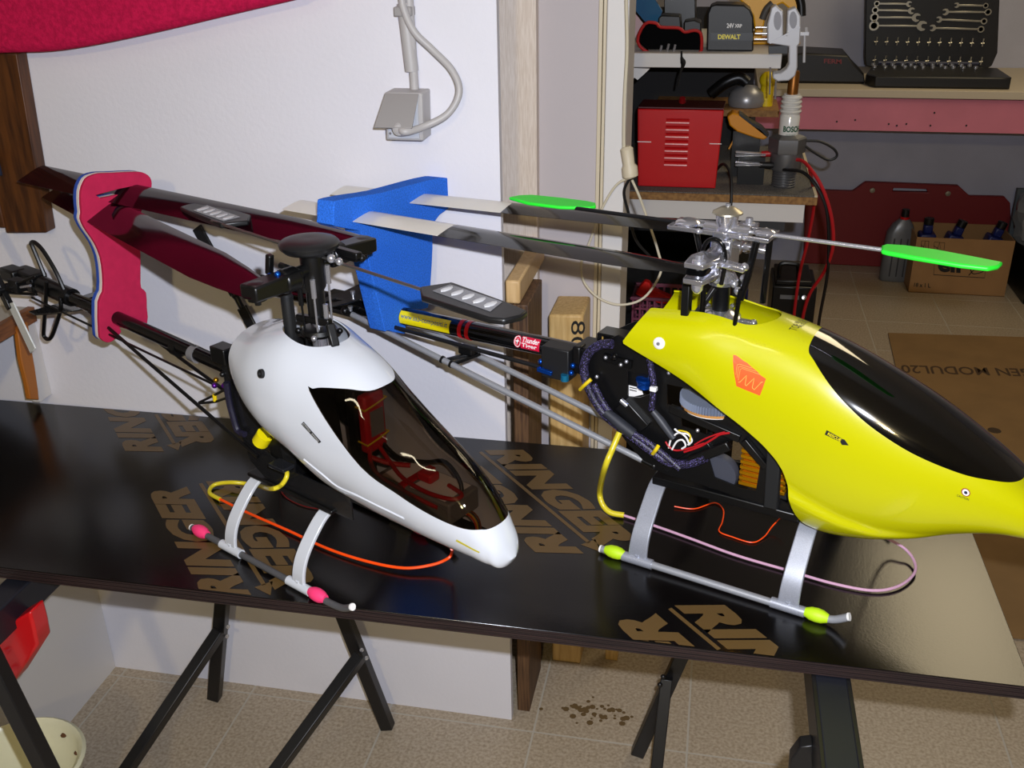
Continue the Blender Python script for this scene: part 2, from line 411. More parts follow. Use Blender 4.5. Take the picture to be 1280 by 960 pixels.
def board_print(body, start, run, up):
    P, F = text2d(body, 0.06, 1.03)
    s, r, u = Vector((*start, TZ + 0.0004)), Vector((*run, 0)), Vector((*up, 0))
    mb = MB(); mb.add([s + r * a + u * b for a, b in P], F)
    bm = bmesh.new()
    bv = [bm.verts.new(p) for p in mb.v]; bm.verts.ensure_lookup_table()
    for f in mb.f:
        try: bm.faces.new([bv[i] for i in f])
        except ValueError: pass
    for co, no in (((0, 1.0905, 0), (0, -1, 0)), ((0, 1.618, 0), (0, 1, 0)), ((0.434, 0, 0), (1, 0, 0))):
        bmesh.ops.bisect_plane(bm, geom=bm.verts[:] + bm.edges[:] + bm.faces[:], plane_co=co, plane_no=no, clear_outer=True)
    if not bm.faces: bm.free(); return
    bm.verts.index_update()
    m2 = MB(); m2.add([v.co.copy() for v in bm.verts], [tuple(v.index for v in f.verts) for f in bm.faces]); bm.free()
    obj('lettering', m2, gold_print, tt, normals=False)
def board_arrow(a, b):
    if a[1] > 1.612: k = (a[1] - 1.612) / (a[1] - b[1]); a = (a[0] + (b[0] - a[0]) * k, 1.612)
    a = Vector((*a, TZ + 0.0004)); b = Vector((*b, TZ + 0.0004)); d = (b - a).normalized(); n = Vector((-d.y, d.x, 0))
    bm_ = MB(); bm_.add([a - n * .0032, a + n * .0032, b + n * .0032 - d * .03, b - n * .0032 - d * .03], [(0, 1, 2, 3)])
    bm_.add([b - d * .032 - n * .014, b - d * .032 + n * .014, b], [(0, 1, 2)])
    if min(p.y for p in bm_.v) > 1.09: obj('printed_arrow', bm_, gold_print, tt, normals=False)
    else:
        c = a + d * ((1.0905 - a.y) / d.y)
        m2 = MB(); m2.add([a - n * .0032, a + n * .0032, c + n * .0032, c - n * .0032], [(0, 1, 2, 3)]); obj('printed_arrow', m2, gold_print, tt, normals=False)
RUN = (0.25, -0.275)
def group(ax, ay, fullA=True):
    board_arrow((ax, ay), (ax + 0.255, ay - 0.28))
    board_print('RINGER', (ax + 0.005, ay + 0.008), RUN, (0.072, 0.014))
    board_print('RINGER', (ax + 0.232, ay - 0.289), (-0.25, 0.275), (-0.076, -0.010))
group(-0.850, 1.375)
group(-0.390, 1.569)
group(-0.021, 1.167)
group(-1.204, 1.760)

def trestle(name, label, beam_x, legs, bz=0.69):
    t = thing(name, label, 'trestle', (beam_x, 1.35, 0))
    obj('beam', MB().box((beam_x - 0.021, 0.72, bz - 0.034), (beam_x + 0.021, 1.615, 0.7088)), mat('blue_black_steel', (22, 24, 32), 0.4), t, bev=0.003)
    for a, b in legs:
        obj('leg', MB().beam(a, b, 0.028, 0.024, (1, 0, 0) if abs(a[1] - b[1]) > 0.1 else (0, 1, 0)), steel_black, t, bev=0.002)
    return t
tA = trestle('folding_trestle', 'black steel folding trestle under the left end of the table, with red bracket', -1.012,
   [((-0.893, 1.598, 0.706), (-1.049, 1.604, 0.004)), ((-0.805, 1.585, 0.706), (-0.626, 1.588, 0.004)),
    ((-0.990, 1.578, 0.225), (-1.128, 1.335, 0.010)), ((-0.662, 1.560, 0.222), (-0.838, 1.275, 0.010)),
    ((-1.02, 1.0, 0.665), (-0.890, 1.0, 0.004))])
obj('bracket', MB().prism([(-1.0358, 1.04, 0.6409), (-0.9612, 1.04, 0.692), (-0.9611, 1.04, 0.6592), (-0.9632, 1.04, 0.6285), (-1.0239, 1.04, 0.5469), (-1.0487, 1.04, 0.5924)], (0, 0.035, 0)), red_m, tA, bev=0.004, label='red metal bracket')
for q in ((-1.0282, 1.035, 0.6028), (-1.0226, 1.035, 0.5707)):
    obj('bolt', MB().lathe([(0.0005,0),(0.006,0),(0.006,0.004),(0.003,0.008),(0.0005,0.009)], q, (0.3, -1, 0.3), 8), steel, tA)
for q in ((-0.9713, 1.583, 0.2365), (-0.9772, 1.583, 0.2095), (-0.6601, 1.565, 0.2341), (-0.6512, 1.565, 0.2142)):
    obj('bolt', MB().lathe([(0.0005,0),(0.0045,0),(0.0045,0.003),(0.0005,0.004)], q, (0.4, -1, 0.3), 8), steel, tA)
tB = trestle('folding_trestle', 'black steel folding trestle under the right end of the table, behind a narrow leg', 0.195,
   [((0.118, 1.606, 0.706), (-0.078, 1.612, 0.004)), ((-0.026, 1.592, 0.235), (-0.036, 1.475, 0.010)), ((0.20, 1.59, 0.706), (0.33, 1.59, 0.004))])
obj('flange', MB().box((0.170, 0.72, 0.652), (0.176, 1.6, 0.7085)).box((0.214, 0.72, 0.652), (0.220, 1.6, 0.7085)), steel_black, tB, bev=0.001)
obj('end_bracket', MB().prism([(0.1454, 1, 0.6414), (0.1549, 1, 0.6649), (0.1699, 1, 0.6703), (0.1805, 1, 0.5997), (0.1472, 1, 0.5931)], (0, 0.02, 0)), steel_black, tB, bev=0.002)
for q in ((-0.033, 1.578, 0.2487), (-0.0381, 1.57, 0.2345)):
    obj('bolt', MB().ball(q, 0.0055, 8), steel_black, tB)

# enamel bucket on the floor at lower left
bx, by = -1.20, 1.17
enamel = mat('chipped_cream_enamel', (216, 212, 180), 0.3, var=0.05, vscale=12)
bk = thing('enamel_bucket', 'chipped cream enamel bucket on the floor at lower left', 'bucket', (bx, by, 0))
obj('bowl', MB().lathe([(0.001,0.002),(0.085,0.0),(0.112,0.198),(0.120,0.203),(0.122,0.210),(0.116,0.214),(0.107,0.205),(0.080,0.012),(0.001,0.012)], (bx, by, 0), n=36), enamel, bk)
for a, h in ((1.3, 0.19), (0.9, 0.17), (0.6, 0.15), (0.5, 0.11)):
    c = Vector((bx + 0.1045 * math.cos(a), by + 0.1045 * math.sin(a), h))
    obj('rust_chip', MB().ball(c, 0.007, 7, (1, 1, 0.6)), mat('rust', (86, 52, 24), 0.9), bk)
tag(obj('floor_cable', MB().tube(bez([(-1.14, 1.30, 0.006), (-1.10, 1.33, 0.006), (-1.085, 1.30, 0.006), (-1.09, 1.2, 0.006), (-1.12, 1.1, 0.006)]), 0.005, 8), wire_black), 'thin black cable on the tiles beside the enamel bucket', 'cable')

# ------------------------------------------------ helicopter shells
def crv(xk, vk, x):
    n = len(xk)
    g = [(vk[1]-vk[0])/(xk[1]-xk[0])] + [((vk[i+1]-vk[i])/(xk[i+1]-xk[i])*(xk[i]-xk[i-1]) + (vk[i]-vk[i-1])/(xk[i]-xk[i-1])*(xk[i+1]-xk[i]))/(xk[i+1]-xk[i-1]) for i in range(1, n-1)] + [(vk[-1]-vk[-2])/(xk[-1]-xk[-2])]
    i = 0
    while i < n - 2 and x > xk[i+1]: i += 1
    d = xk[i+1] - xk[i]; t = (x - xk[i]) / d
    return (2*t**3-3*t*t+1)*vk[i] + (t**3-2*t*t+t)*d*g[i] + (3*t*t-2*t**3)*vk[i+1] + (t**3-t*t)*d*g[i+1]
def shell(xk, zt, zb, w, e, nx=170, nt=136, mod=None):
    V, F = [], []
    for i in range(nx + 1):
        s = i / nx
        x = xk[0] + (xk[-1] - xk[0]) * (1 - (1 - s) ** 1.5 if s > 0 else 0)
        a, b, h = crv(xk, zt, x), crv(xk, zb, x), abs(crv(xk, w, x))
        for k in range(nt):
            th = 2 * math.pi * k / nt; c, q = math.cos(th), math.sin(th)
            y = -h * math.copysign(abs(q) ** (2/e), q); z = (a+b)/2 + (a-b)/2 * math.copysign(abs(c) ** (2/e), c)
            p = Vector((x, y, z))
            V.append(mod(p) if mod else p)
    for i in range(nx):
        for k in range(nt):
            l = (k + 1) % nt
            F.append((i*nt+k, i*nt+l, (i+1)*nt+l, (i+1)*nt+k))
    c0, c1 = len(V), len(V) + 1
    V.append(sum((V[k] for k in range(nt)), Vector()) / nt); V.append(sum((V[nx*nt+k] for k in range(nt)), Vector()) / nt)
    for k in range(nt):
        F.append((c0, (k+1) % nt, k)); F.append((c1, nx*nt+k, nx*nt+(k+1) % nt))
    N = [Vector() for _ in V]
    for f in F:
        n = (V[f[2]] - V[f[0]]).cross(V[f[-1]] - V[f[1]])
        for i in f: N[i] += n
    N = [n.normalized() if n.length > 0 else Vector((1, 0, 0)) for n in N]
    mid = sum(V, Vector()) / len(V)
    if sum((p - mid).dot(n) for p, n in zip(V, N)) < 0: N = [-n for n in N]; F = [tuple(reversed(f)) for f in F]
    return V, F, N
def clip(V, F, N, fn):
    """part of a surface where fn > 0, cut along a smooth line"""
    d = [fn(p) for p in V]; nv, nf, nn, idx, cut = [], [], [], {}, {}
    def vid(i):
        if i not in idx: idx[i] = len(nv); nv.append(V[i]); nn.append(N[i])
        return idx[i]
    def eid(i, j):
        k = (min(i, j), max(i, j))
        if k not in cut:
            t = d[i] / (d[i] - d[j]); cut[k] = len(nv); nv.append(V[i].lerp(V[j], t)); nn.append(N[i].lerp(N[j], t).normalized())
        return cut[k]
    for f in F:
        o = []
        for a in range(len(f)):
            i, j = f[a], f[(a+1) % len(f)]
            if d[i] > 0: o.append(vid(i))
            if (d[i] > 0) != (d[j] > 0): o.append(eid(i, j))
        if len(o) > 2: nf.append(tuple(o))
    return nv, nf, nn
def shell_obj(name, V, F, N, m, parent, thick=.002, label=None):
    """a moulded shell: outer skin, inner skin and rim, shaded with the normals of the whole mould"""
    n = len(V); vs = list(V); ns = list(N); fs = list(F)
    if thick:
        vs += [p - q * thick for p, q in zip(V, N)]; ns += [-q for q in N]
        fs += [tuple(i + n for i in reversed(f)) for f in F]
        seen = {}
        for f in F:
            for a in range(len(f)):
                i, j = f[a], f[(a + 1) % len(f)]
                seen[(i, j)] = 1
        for (i, j) in seen:
            if (j, i) not in seen:
                k = len(vs); vs += [V[i], V[j], V[j] - N[j] * thick, V[i] - N[i] * thick]
                q = (V[j] - V[i]).cross(N[i]); q = q.normalized() if q.length > 0 else N[i]
                ns += [q] * 4; fs.append((k + 1, k, k + 3, k + 2))
    me = bpy.data.meshes.new(name); me.from_pydata([tuple(p) for p in vs], [], fs)
    me.polygons.foreach_set('use_smooth', [True] * len(me.polygons))
    me.normals_split_custom_set_from_vertices([tuple(q) for q in ns])
    me.materials.append(m); me.update()
    o = bpy.data.objects.new(name, me); COL.objects.link(o); o.parent = parent
    if label: o['label'] = label
    return o
def smooth2(poly, k=5):
    return [(p.x, p.y) for p in bez([Vector((a, b, 0)) for a, b in poly], k, closed=True)]
def polysd(px, pz, poly):
    """signed distance to a 2-D outline, positive inside"""
    best = 1e9; ins = False; n = len(poly)
    for i in range(n):
        ax, ay = poly[i]; bx, by = poly[(i+1) % n]
        ex, ey = bx-ax, by-ay; wx, wy = px-ax, pz-ay
        t = max(0, min(1, (wx*ex+wy*ey)/(ex*ex+ey*ey+1e-12)))
        best = min(best, (wx-ex*t)**2 + (wy-ey*t)**2)
        if (ay > pz) != (by > pz) and px < (bx-ax)*(pz-ay)/(by-ay)+ax: ins = not ins
    return math.sqrt(best) * (1 if ins else -1)
def interp(x, xs, ys):
    if x <= xs[0]: return ys[0]
    for i in range(len(xs)-1):
        if x <= xs[i+1]: return ys[i] + (ys[i+1]-ys[i])*(x-xs[i])/(xs[i+1]-xs[i])
    return ys[-1]
def mesh_from(V, F): m = MB(); m.add(V, F); return m

# ------------------------------------------------ white helicopter
wh = thing('white_model_helicopter', 'white model helicopter with smoked see-through canopy window and white skids', 'helicopter', (-0.731, 1.303, 0.73), -0.4654, local=True)
WXK = [0.1, 0.13, 0.17, 0.22, 0.27, 0.32, 0.36, 0.4, 0.44, 0.485, 0.52, 0.548, 0.564, 0.572]
V, F, N = shell(WXK, [0.3626, 0.3695, 0.3827, 0.3909, 0.378, 0.3575, 0.3301, 0.3054, 0.2806, 0.2541, 0.2262, 0.193, 0.1666, 0.1469], [0.2763, 0.2406, 0.2119, 0.1872, 0.1562, 0.1446, 0.1395, 0.1365, 0.1348, 0.1328, 0.1311, 0.1296, 0.1319, 0.1445], [0.0605, 0.0733, 0.0836, 0.0836, 0.0764, 0.0689, 0.0638, 0.0587, 0.055, 0.048, 0.04, 0.031, 0.02, 0.004], 2.3)
bvW = BVHTree.FromPolygons(V, F)
redge = ([.165, .18, .208, .235, .265, .30, .33, .42], [.25, .23, .19, .15, .125, .112, .106, .106])
wpoly = [(.283,.324),(.286,.330),(.30,.3335),(.33,.3345),(.357,.331),(.372,.340),(.45,.36),(.62,.26),(.60,.192),(.551,.1895),(.540,.1905),(.517,.1905),(.478,.198),(.429,.213),(.365,.239)]
def keepw(p):
    a = p.x - interp(p.z, *redge)
    b = 1.0 if p.z < .3 else math.sqrt(((p.x-.230)/.050)**2 + (p.y/.042)**2) - 1
    return min(a, b * .045)
CS = clip(V, F, N, keepw)
wpoly = smooth2(wpoly)
WS = clip(*CS, lambda p: polysd(p.x, p.z, wpoly))
BS = clip(*CS, lambda p: -polysd(p.x, p.z, wpoly))
canw = shell_obj('canopy', *BS, white_gloss, wh, .0018)
shell_obj('canopy_window', *WS, tinted('smoked_window', (146, 132, 118)), wh, 0, 'smoked transparent window')
rim = [p for p in [(0.2863, -0.0638, 0.326), (0.3268, -0.0447, 0.3336), (0.3567, -0.0189, 0.3297), (0.3646, -0.0003, 0.3271)]]
obj('grommet', MB().lathe([(.0005,.001),(.0032,.001),(.0036,.004),(.006,.0045),(.0065,.002),(.0065,0),(.0005,0)], (0.203, -0.0786, 0.3361), (-.15,-1,.25), 16), blk_soft, wh)
obj('lower_lip', MB().tube(bez([(0.2611, -0.0715, 0.2192), (0.2883, -0.0658, 0.203), (0.3107, -0.0588, 0.1872), (0.3471, -0.0578, 0.1858), (0.3887, -0.0542, 0.1805), (0.4291, -0.0521, 0.1772)]), .0018, 8), white_gloss, wh)
P, F = grid_sq(4)
print_skin('name_plate', bvW, P, F, [(0.2707, -0.0761, 0.2787), (0.2981, -0.0721, 0.2564), (0.3025, -0.0714, 0.2599), (0.2752, -0.0751, 0.2833)], ink, canw)
print_skin('name_letters', bvW, *text2d('CTTTO  TTTTO', .0), [(0.2728, -0.0757, 0.2792), (0.2963, -0.0724, 0.2584), (0.2992, -0.0719, 0.2603), (0.2757, -0.0751, 0.2816)], label_white, canw, .0011)
print_skin('nose_sticker', bvW, *grid_sq(4), [(0.5101, -0.0415, 0.1689), (0.5418, -0.0336, 0.1592), (0.543, -0.0333, 0.1613), (0.5118, -0.0417, 0.1721)], mat('olive_sticker', (190, 176, 40), 0.5), canw)

def strut(par, name, x, yw, ztop, m, width=.014, th=.006, far=None):
    pts = [(-yw,.008),(-yw*.97,.03),(-yw*.87,.052),(-yw*.66,.076),(-yw*.38,ztop-.009),(-yw*.12,ztop-.001),(0,ztop)]
    pts = bez([Vector((x, y, z)) for y, z in pts], 4)
    k = (far or yw) - yw
    pts = pts + [Vector((p.x, -p.y + k, p.z)) for p in reversed(pts)]
    mb = MB(); vs = []; n = len(pts)
    for i, p in enumerate(pts):
        t = (pts[min(i+1, n-1)] - pts[max(i-1, 0)]).normalized(); nn = Vector((0, -t.z, t.y))
        ww = width * (1.0 + .25 * (abs(i - n/2) / (n/2)))
        for a, b in ((-1,-1),(1,-1),(1,1),(-1,1)): vs.append(p + Vector((a*ww/2, 0, 0)) + nn * (b*th/2))
    fs = []
    for i in range(n-1):
        for k in range(4):
            l = (k+1) % 4; fs.append((i*4+k, i*4+l, (i+1)*4+l, (i+1)*4+k))
    fs += [(0,1,2,3),(n*4-1,n*4-2,n*4-3,n*4-4)]
    mb.add(vs, fs)
    return obj(name, mb, m, par, bev=.0015)
def skids(par, x1, x2, yw, xr, xf, ztop, sm, pm, bm, pr=.0052, tip=.02, far=None, sw=.020):
    far = far or yw
    for x in (x1, x2): strut(par, 'skid_strut', x, yw, ztop, sm, sw, far=far)
    for s in (-1, 1):
        y = -yw if s < 0 else far
        line = [Vector((xr - .008, y, .0075)), Vector((x2 + .03, y, .0065)), Vector((xf - .045, y, .0065)), Vector((xf - .02, y, .010)), Vector((xf, y, tip))]
        pipe = obj('skid_pipe', MB().tube(bez(line, 4), pr, 12), pm, par)
        obj('pipe_end', MB().tube([line[-1] - Vector((.001, 0, 0)), line[-1] + Vector((.0015, 0, .001))], pr * 1.04, 12), label_white, pipe)
        obj('pipe_end', MB().tube([line[0] + Vector((.001, 0, 0)), line[0] - Vector((.0015, 0, 0))], pr * 1.04, 12), label_white, pipe)
        for x in (x1, x2):
            sl = obj('skid_sleeve', MB().rod((x - .024, y, .0075), (x + .024, y, .0075), pr + .0022, 14), sm, par)
            obj('screw', MB().lathe([(.0005,0),(.004,0),(.004,.004),(.002,.0042),(.0018,.0025),(.0005,.0025)], (x, y * 1.0, .0145), (0, -.3*s*-1, 1), 10), sm, sl)
        for x in (xr + .016, x2 + .040):
            obj('skid_stopper', MB().lathe([(.006,-.0165),(.0095,-.008),(.0103,0),(.0095,.008),(.006,.0165)], (x, y, .009), (1, 0, 0), 16), bm, par)
pink = mat('pink_rubber', (252, 60, 120), 0.55)
skids(wh, 0.0805, 0.239, .09, -.013, .352, .108, white_gloss, mat('dark_grey_tube', (92, 92, 94), 0.4, metal=0.3), pink, tip=.021, far=.128)

# frame, servos and tail of the white helicopter
for s in (-1, 1):
    fp = MB().prism([(.035,s*.026,.285),(.05,s*.026,.215),(.075,s*.026,.135),(.12,s*.026,.108),(.30,s*.026,.112),(.30,s*.026,.15),(.285,s*.026,.33),(.16,s*.026,.345)], (0, s*.0025, 0),
        [[(.10,s*.026,.17),(.16,s*.026,.15),(.15,s*.026,.21)], [(.18,s*.026,.15),(.26,s*.026,.15),(.26,s*.026,.22),(.2,s*.026,.24)]])
    obj('frame_plate', fp, carbon, wh)
obj('motor_block', MB().box((.12,-.024,.13),(.17,.024,.25)), blk, wh, bev=.003)
obj('frame_floor', MB().box((.07,-.035,.109),(.262,.035,.116)), blk, wh, bev=.002)
obj('mount_bracket', MB().cbox((0.1736, -0.045, 0.1673), (.034, .022, .006)), mat('dark_gloss_metal', (60, 62, 68), 0.2, metal=.7), wh, bev=.001)
obj('tail_servo', MB().cbox((0.0351, -0.02, 0.303), (.034, .026, .026)), blk, wh, bev=.002)
obj('boom_clamp', MB().cbox((.045, 0, .262), (.05, .036, .04)), blk, wh, bev=.003)
bl = (0.1153, -0.03, 0.1877)
obj('motor_label', MB().tube([Vector(bl) + Vector((-.006, 0, -.008)), Vector(bl) + Vector((.006, .002, .008))], .013, 14), label_yellow, wh)
loom = mat('braided_sleeve', (34, 30, 58), 0.5, rgb2=(14, 13, 20), vscale=900, spread=(.48,.52))
obj('cable_loom', MB().tube(bez([(0.0523, -0.035, 0.2654), (0.0516, -0.035, 0.2357), (0.0557, -0.035, 0.2097), (0.0625, -0.035, 0.1871), (0.0796, -0.035, 0.1855)]), .005, 8), loom, wh)
for q, m in (((0.0377, -0.03, 0.2728), blk), ((0.0122, -0.03, 0.2471), mat('purple_anodised', (96, 30, 140), .3, metal=.7)), ((0.0374, -0.03, 0.254), mat('purple_anodised', (96, 30, 140), .3, metal=.7)), ((0.0187, -0.03, 0.2584), mat('brass', (190, 140, 40), .3, metal=.9))):
    obj('link_ball', MB().ball(q, .0045, 9), m, wh)
obj('tail_boom', MB().rod((.08, 0, .2635), (-.565, 0, .294), .0118, 18), mat('glossy_black_tube', (14, 13, 14), .15), wh)
obj('boom_ring', MB().rod((-0.1263, 0, 0.2681), (-0.1112, 0, 0.2676), .0145, 18), blk, wh)
obj('boom_ring', MB().rod((-0.0789, 0, 0.2687), (-0.0643, 0, 0.2682), .0140, 18), mat('smoky_plastic', (120, 118, 120), .2), wh)
for s in (-1, 1):
    obj('boom_support', MB().rod((0.1032, s*.034, 0.1535), (-0.2455 - .1, s*.018, 0.2664 + .020), .0030, 8), blk, wh)
obj('tail_pushrod', MB().rod((0.0376, -0.022, 0.2402), (-0.5404, -0.02, 0.2707), .0020, 8), blk, wh)
obj('support_brace', MB().tube([(-0.0365, -0.03, 0.2043), (0.0082, -0.03, 0.2296), (0.0468, -0.03, 0.2526)], .0022, 6).tube([(-0.0347, -0.03, 0.2034), (0.0098, -0.03, 0.219), (0.0475, -0.03, 0.238)], .0022, 6), blk, wh)
obj('cable_tie', MB().rod((0.0085, -0.03, 0.231), (0.008, -0.03, 0.2199), .0034, 8), yellow_m, wh)
# tail end
g0 = Vector((-.575, 0, .294))
gb = obj('tail_gearbox', MB().cbox(g0, (.075, .034, .036)).cbox(g0 + Vector((-.035, -.012, .006)), (.05, .03, .026)), blk, wh, bev=.004)
obj('gearbox_collar', MB().rod((-.53, 0, .292), (-.43, 0, .288), .0165, 16), blk, wh)
obj('tail_shaft', MB().rod((-0.5226, -0.02, 0.2992), (-0.5693, -0.055, 0.2905), .0045, 10), blk, wh)
obj('pitch_slider', MB().cbox((-0.5412, -0.04, 0.3012), (.03, .02, .022)).rod((-0.4843, -0.03, 0.3264), (-0.5455, -0.05, 0.3001), .003, 8).rod((-0.4973, -0.03, 0.2889), (-0.5581, -0.05, 0.2852), .003, 8), blk, wh, bev=.001)
obj('pitch_link', MB().rod((-0.5197, -0.045, 0.3024), (-0.4814, -0.045, 0.3132), .0025, 8), steel, wh)
obj('tail_hub', MB().lathe([(.001,-.012),(.010,-.012),(.011,.010),(.001,.012)], (-0.5725, -0.055, 0.2898), (0, -1, 0), 12), blk, wh)
tr = obj('tail_blade', MB().prism([(-0.5604, -0.058, 0.2653), (-0.5363, -0.058, 0.2736), (-0.4915, -0.058, 0.1931), (-0.5152, -0.058, 0.1776)], (0, .003, 0)), mat('white_blade', (226, 230, 228), .3), wh, bev=.001)
obj('blade_grip', MB().beam((-0.5718, -0.056, 0.2872), (-0.5535, -0.056, 0.2568), .016, .012, (0, 1, 0)), blk, tr, bev=.002)
tr2 = obj('tail_blade', MB().prism([(-0.5707, -0.058, 0.3187), (-0.5951, -0.058, 0.3109), (-0.6396, -0.058, 0.3911), (-0.6149, -0.058, 0.4042)], (0, .003, 0)), mat('white_blade', (226, 230, 228), .3), wh, bev=.001)
obj('blade_grip', MB().beam((-0.5702, -0.056, 0.2906), (-0.5884, -0.056, 0.3209), .016, .012, (0, 1, 0)), blk, tr2, bev=.002)
obj('tail_fin', MB().tube(bez([(-0.4768, -0.018, 0.3246), (-0.4862, -0.018, 0.3483), (-0.4973, -0.018, 0.3745), (-0.4998, -0.018, 0.3814), (-0.4873, -0.018, 0.3851), (-0.4661, -0.018, 0.3771), (-0.4467, -0.018, 0.3586), (-0.4309, -0.018, 0.3381), (-0.4176, -0.018, 0.3111)]), .0038, 8)
    .tube(bez([(-0.4755, -0.018, 0.3143), (-0.4976, -0.018, 0.2667), (-0.5252, -0.018, 0.2131), (-0.5325, -0.018, 0.1953), (-0.5196, -0.018, 0.1919), (-0.501, -0.018, 0.2028), (-0.4715, -0.018, 0.2351), (-0.4445, -0.018, 0.2691), (-0.4384, -0.018, 0.2917)]), .0038, 8), blk, wh)
fz = 0.3197
obj('horizontal_fin', MB().prism([(-0.4921, -0.0541, 0.262), (-0.4876, -0.0029, 0.262), (-0.4906, 0.0827, 0.262), (-0.4815, 0.1057, 0.262), (-0.4407, 0.0803, 0.262), (-0.4659, 0.0677, 0.262), (-0.4698, 0.0073, 0.262), (-0.4362, 0.0416, 0.262), (-0.413, 0.0276, 0.262), (-0.4437, -0.0292, 0.262), (-0.4688, -0.0546, 0.262)], (0, 0, .003)), carbon, wh, bev=.0006)
# rotor head
hx = .236
ms = obj('main_shaft', MB().rod((hx, 0, .16), (hx, 0, .425), .0062, 16), steel, wh)
obj('shaft_collar', MB().rod((hx, 0, .352), (hx, 0, .375), .0105, 18).rod((hx, 0, .348), (hx, 0, .353), .017, 20), steel, wh)
obj('head_block', MB().lathe([(.001,.40),(.0125,.40),(.0125,.44),(.016,.446),(.016,.492),(.001,.494)], (hx, 0, 0), n=20), blk, wh)
obj('head_button', MB().lathe([(.001,.490),(.012,.490),(.034,.4955),(.0395,.501),(.0405,.5055),(.037,.5095),(.024,.5125),(.010,.513),(.001,.5125)], (hx - .002, 0, 0), n=40), mat('satin_black_cap', (20, 20, 21), .42), wh)
obj('blade_spindle', MB().rod((hx, -.095, .468), (hx, .095, .478), .0085, 14), blk, wh)
for s, zz in ((-1, .4665), (1, .4795)):
    g = MB()
    g.add([(hx-.013, s*.026, zz-.013), (hx+.013, s*.026, zz-.013), (hx+.013, s*.026, zz+.013), (hx-.013, s*.026, zz+.013),
           (hx-.017, s*.108, zz-.010), (hx+.015, s*.108, zz-.010), (hx+.015, s*.108, zz+.010), (hx-.017, s*.108, zz+.010)],
          [(0,1,2,3),(7,6,5,4),(0,4,5,1),(1,5,6,2),(2,6,7,3),(3,7,4,0)])
    g.rod((hx, s*.03, zz), (hx, s*.055, zz), .0165, 18)
    gr = obj('blade_holder_grip', g, blk, wh, bev=.003)
    obj('grip_bolt', MB().lathe([(.0005,.012),(.006,.012),(.011,.0105),(.0125,.008),(.0125,-.012),(.005,-.013),(.004,-.019),(.0005,-.019)], (hx, s*.095, zz), (0, 0, 1), 16), blk, gr)
    obj('pitch_arm', MB().beam((hx, s*.045, zz), (hx + s*.036, s*.05, zz - .002), .010, .008).ball((hx + s*.038, s*.055, zz - .002), .0055, 9), blk, gr, bev=.001)
for dx, dy, a, b in ((.012,-.012,.30,.455), (.016,.010,.33,.47), (-.012,-.014,.35,.44), (-.022,.006,.33,.46), (.022,-.004,.345,.42)):
    obj('control_link', MB().rod((hx+dx, dy, a), (hx+dx*1.05, dy*1.1, b), .0016, 8).rod((hx+dx*1.05, dy*1.1, b-.02), (hx+dx*1.05, dy*1.1, b+.006), .0036, 8), steel if dx > 0 else blk, wh)
obj('swashplate', MB().lathe([(.008,.376),(.023,.377),(.026,.381),(.023,.386),(.008,.388)], (hx, 0, 0), n=24), blk, wh)
for a in range(4):
    th = a * math.pi/2 + .6
    obj('swash_ball', MB().ball((hx + .029*math.cos(th), .029*math.sin(th), .381), .0045, 9), steel if a % 2 else blk, wh)
obj('washout_arm', MB().beam((hx-.03, -.01, .398), (hx+.032, -.006, .402), .010, .010).beam((hx+.030,-.006,.40),(hx+.044,-.012,.372), .012,.010), blk, wh, bev=.002)
obj('anti_rotation_guide', MB().box((hx-.052, -.022, .33), (hx-.036, -.006, .432)), blk_soft, wh, bev=.006, seg=3)
obj('seesaw_arm', MB().tube(bez([(hx-.03,-.03,.478),(hx-.014,-.026,.474),(hx-.006,-.018,.462),(hx-.004,-.012,.44)]), .0042, 8), blk, wh)
obj('mixer_arm', MB().beam((hx-.012,.036,.49),(hx+.05,.04,.487), .012, .009), blk, wh, bev=.002)
obj('mixer_arm', MB().beam((hx-.026,-.052,.472),(hx-.020,-.052,.500), .009,.009), blk, wh, bev=.002)
obj('mixer_screw', MB().ball((0.222, -0.06, 0.4729), .0055, 8).ball((0.2375, -0.06, 0.4792), .0045, 8), blue_anod, wh)
obj('link_ball', MB().ball((0.2751, -0, 0.4919), .0062, 10).ball((0.29, -0, 0.4904), .0052, 10), steel, wh)
fb = obj('flybar', MB().rod((-.02, .030, .488), (.46, -.012, .487), .0022, 8), mat('grey_steel_rod', (120, 116, 112), .35, metal=.8), wh)
pad = mat('black_paddle', (16, 16, 17), .4)
pf = [Vector(p) for p in [(0.4416, -0.0097, 0.487), (0.4625, 0.0267, 0.487), (0.557, 0.0115, 0.487), (0.5969, 0.0018, 0.487), (0.6001, -0.0143, 0.487), (0.5918, -0.0353, 0.487), (0.575, -0.0414, 0.487), (0.4662, -0.0335, 0.487)]]
def paddle(pts, inset):
    pd = obj('flybar_paddle', MB().prism([p - Vector((0, 0, .005)) for p in pts], (0, 0, .008)), pad, wh, bev=.0025)
    c = sum(pts, Vector()) / len(pts)
    obj('paddle_panel', MB().prism([p + Vector((0, 0, .0032)) for p in inset], (0, 0, .0006)), mat('smoked_clear_panel', (112, 112, 116), .15), pd)
    a0, a1, b1, b0 = inset
    for k in range(5):
        t = (k + .5) / 5; q = a0.lerp(a1, t).lerp(b0.lerp(b1, t), .5) + Vector((0, 0, .0042)); d = (b0.lerp(b1, t) - a0.lerp(a1, t)) * .30
        obj('panel_rib', MB().ball(q, 1.0, 8, (abs(d.y) * .35 + .002, abs(d.y) * .9 + .003, .0012)), mat('pale_rib', (196, 196, 198), .3), pd)
paddle(pf, [Vector(p) for p in [(0.4658, -0.0134, 0.487), (0.5655, -0.0269, 0.487), (0.5572, 0.0052, 0.487), (0.4679, 0.0161, 0.487)]])
cF = Vector((.236, .004, .487))
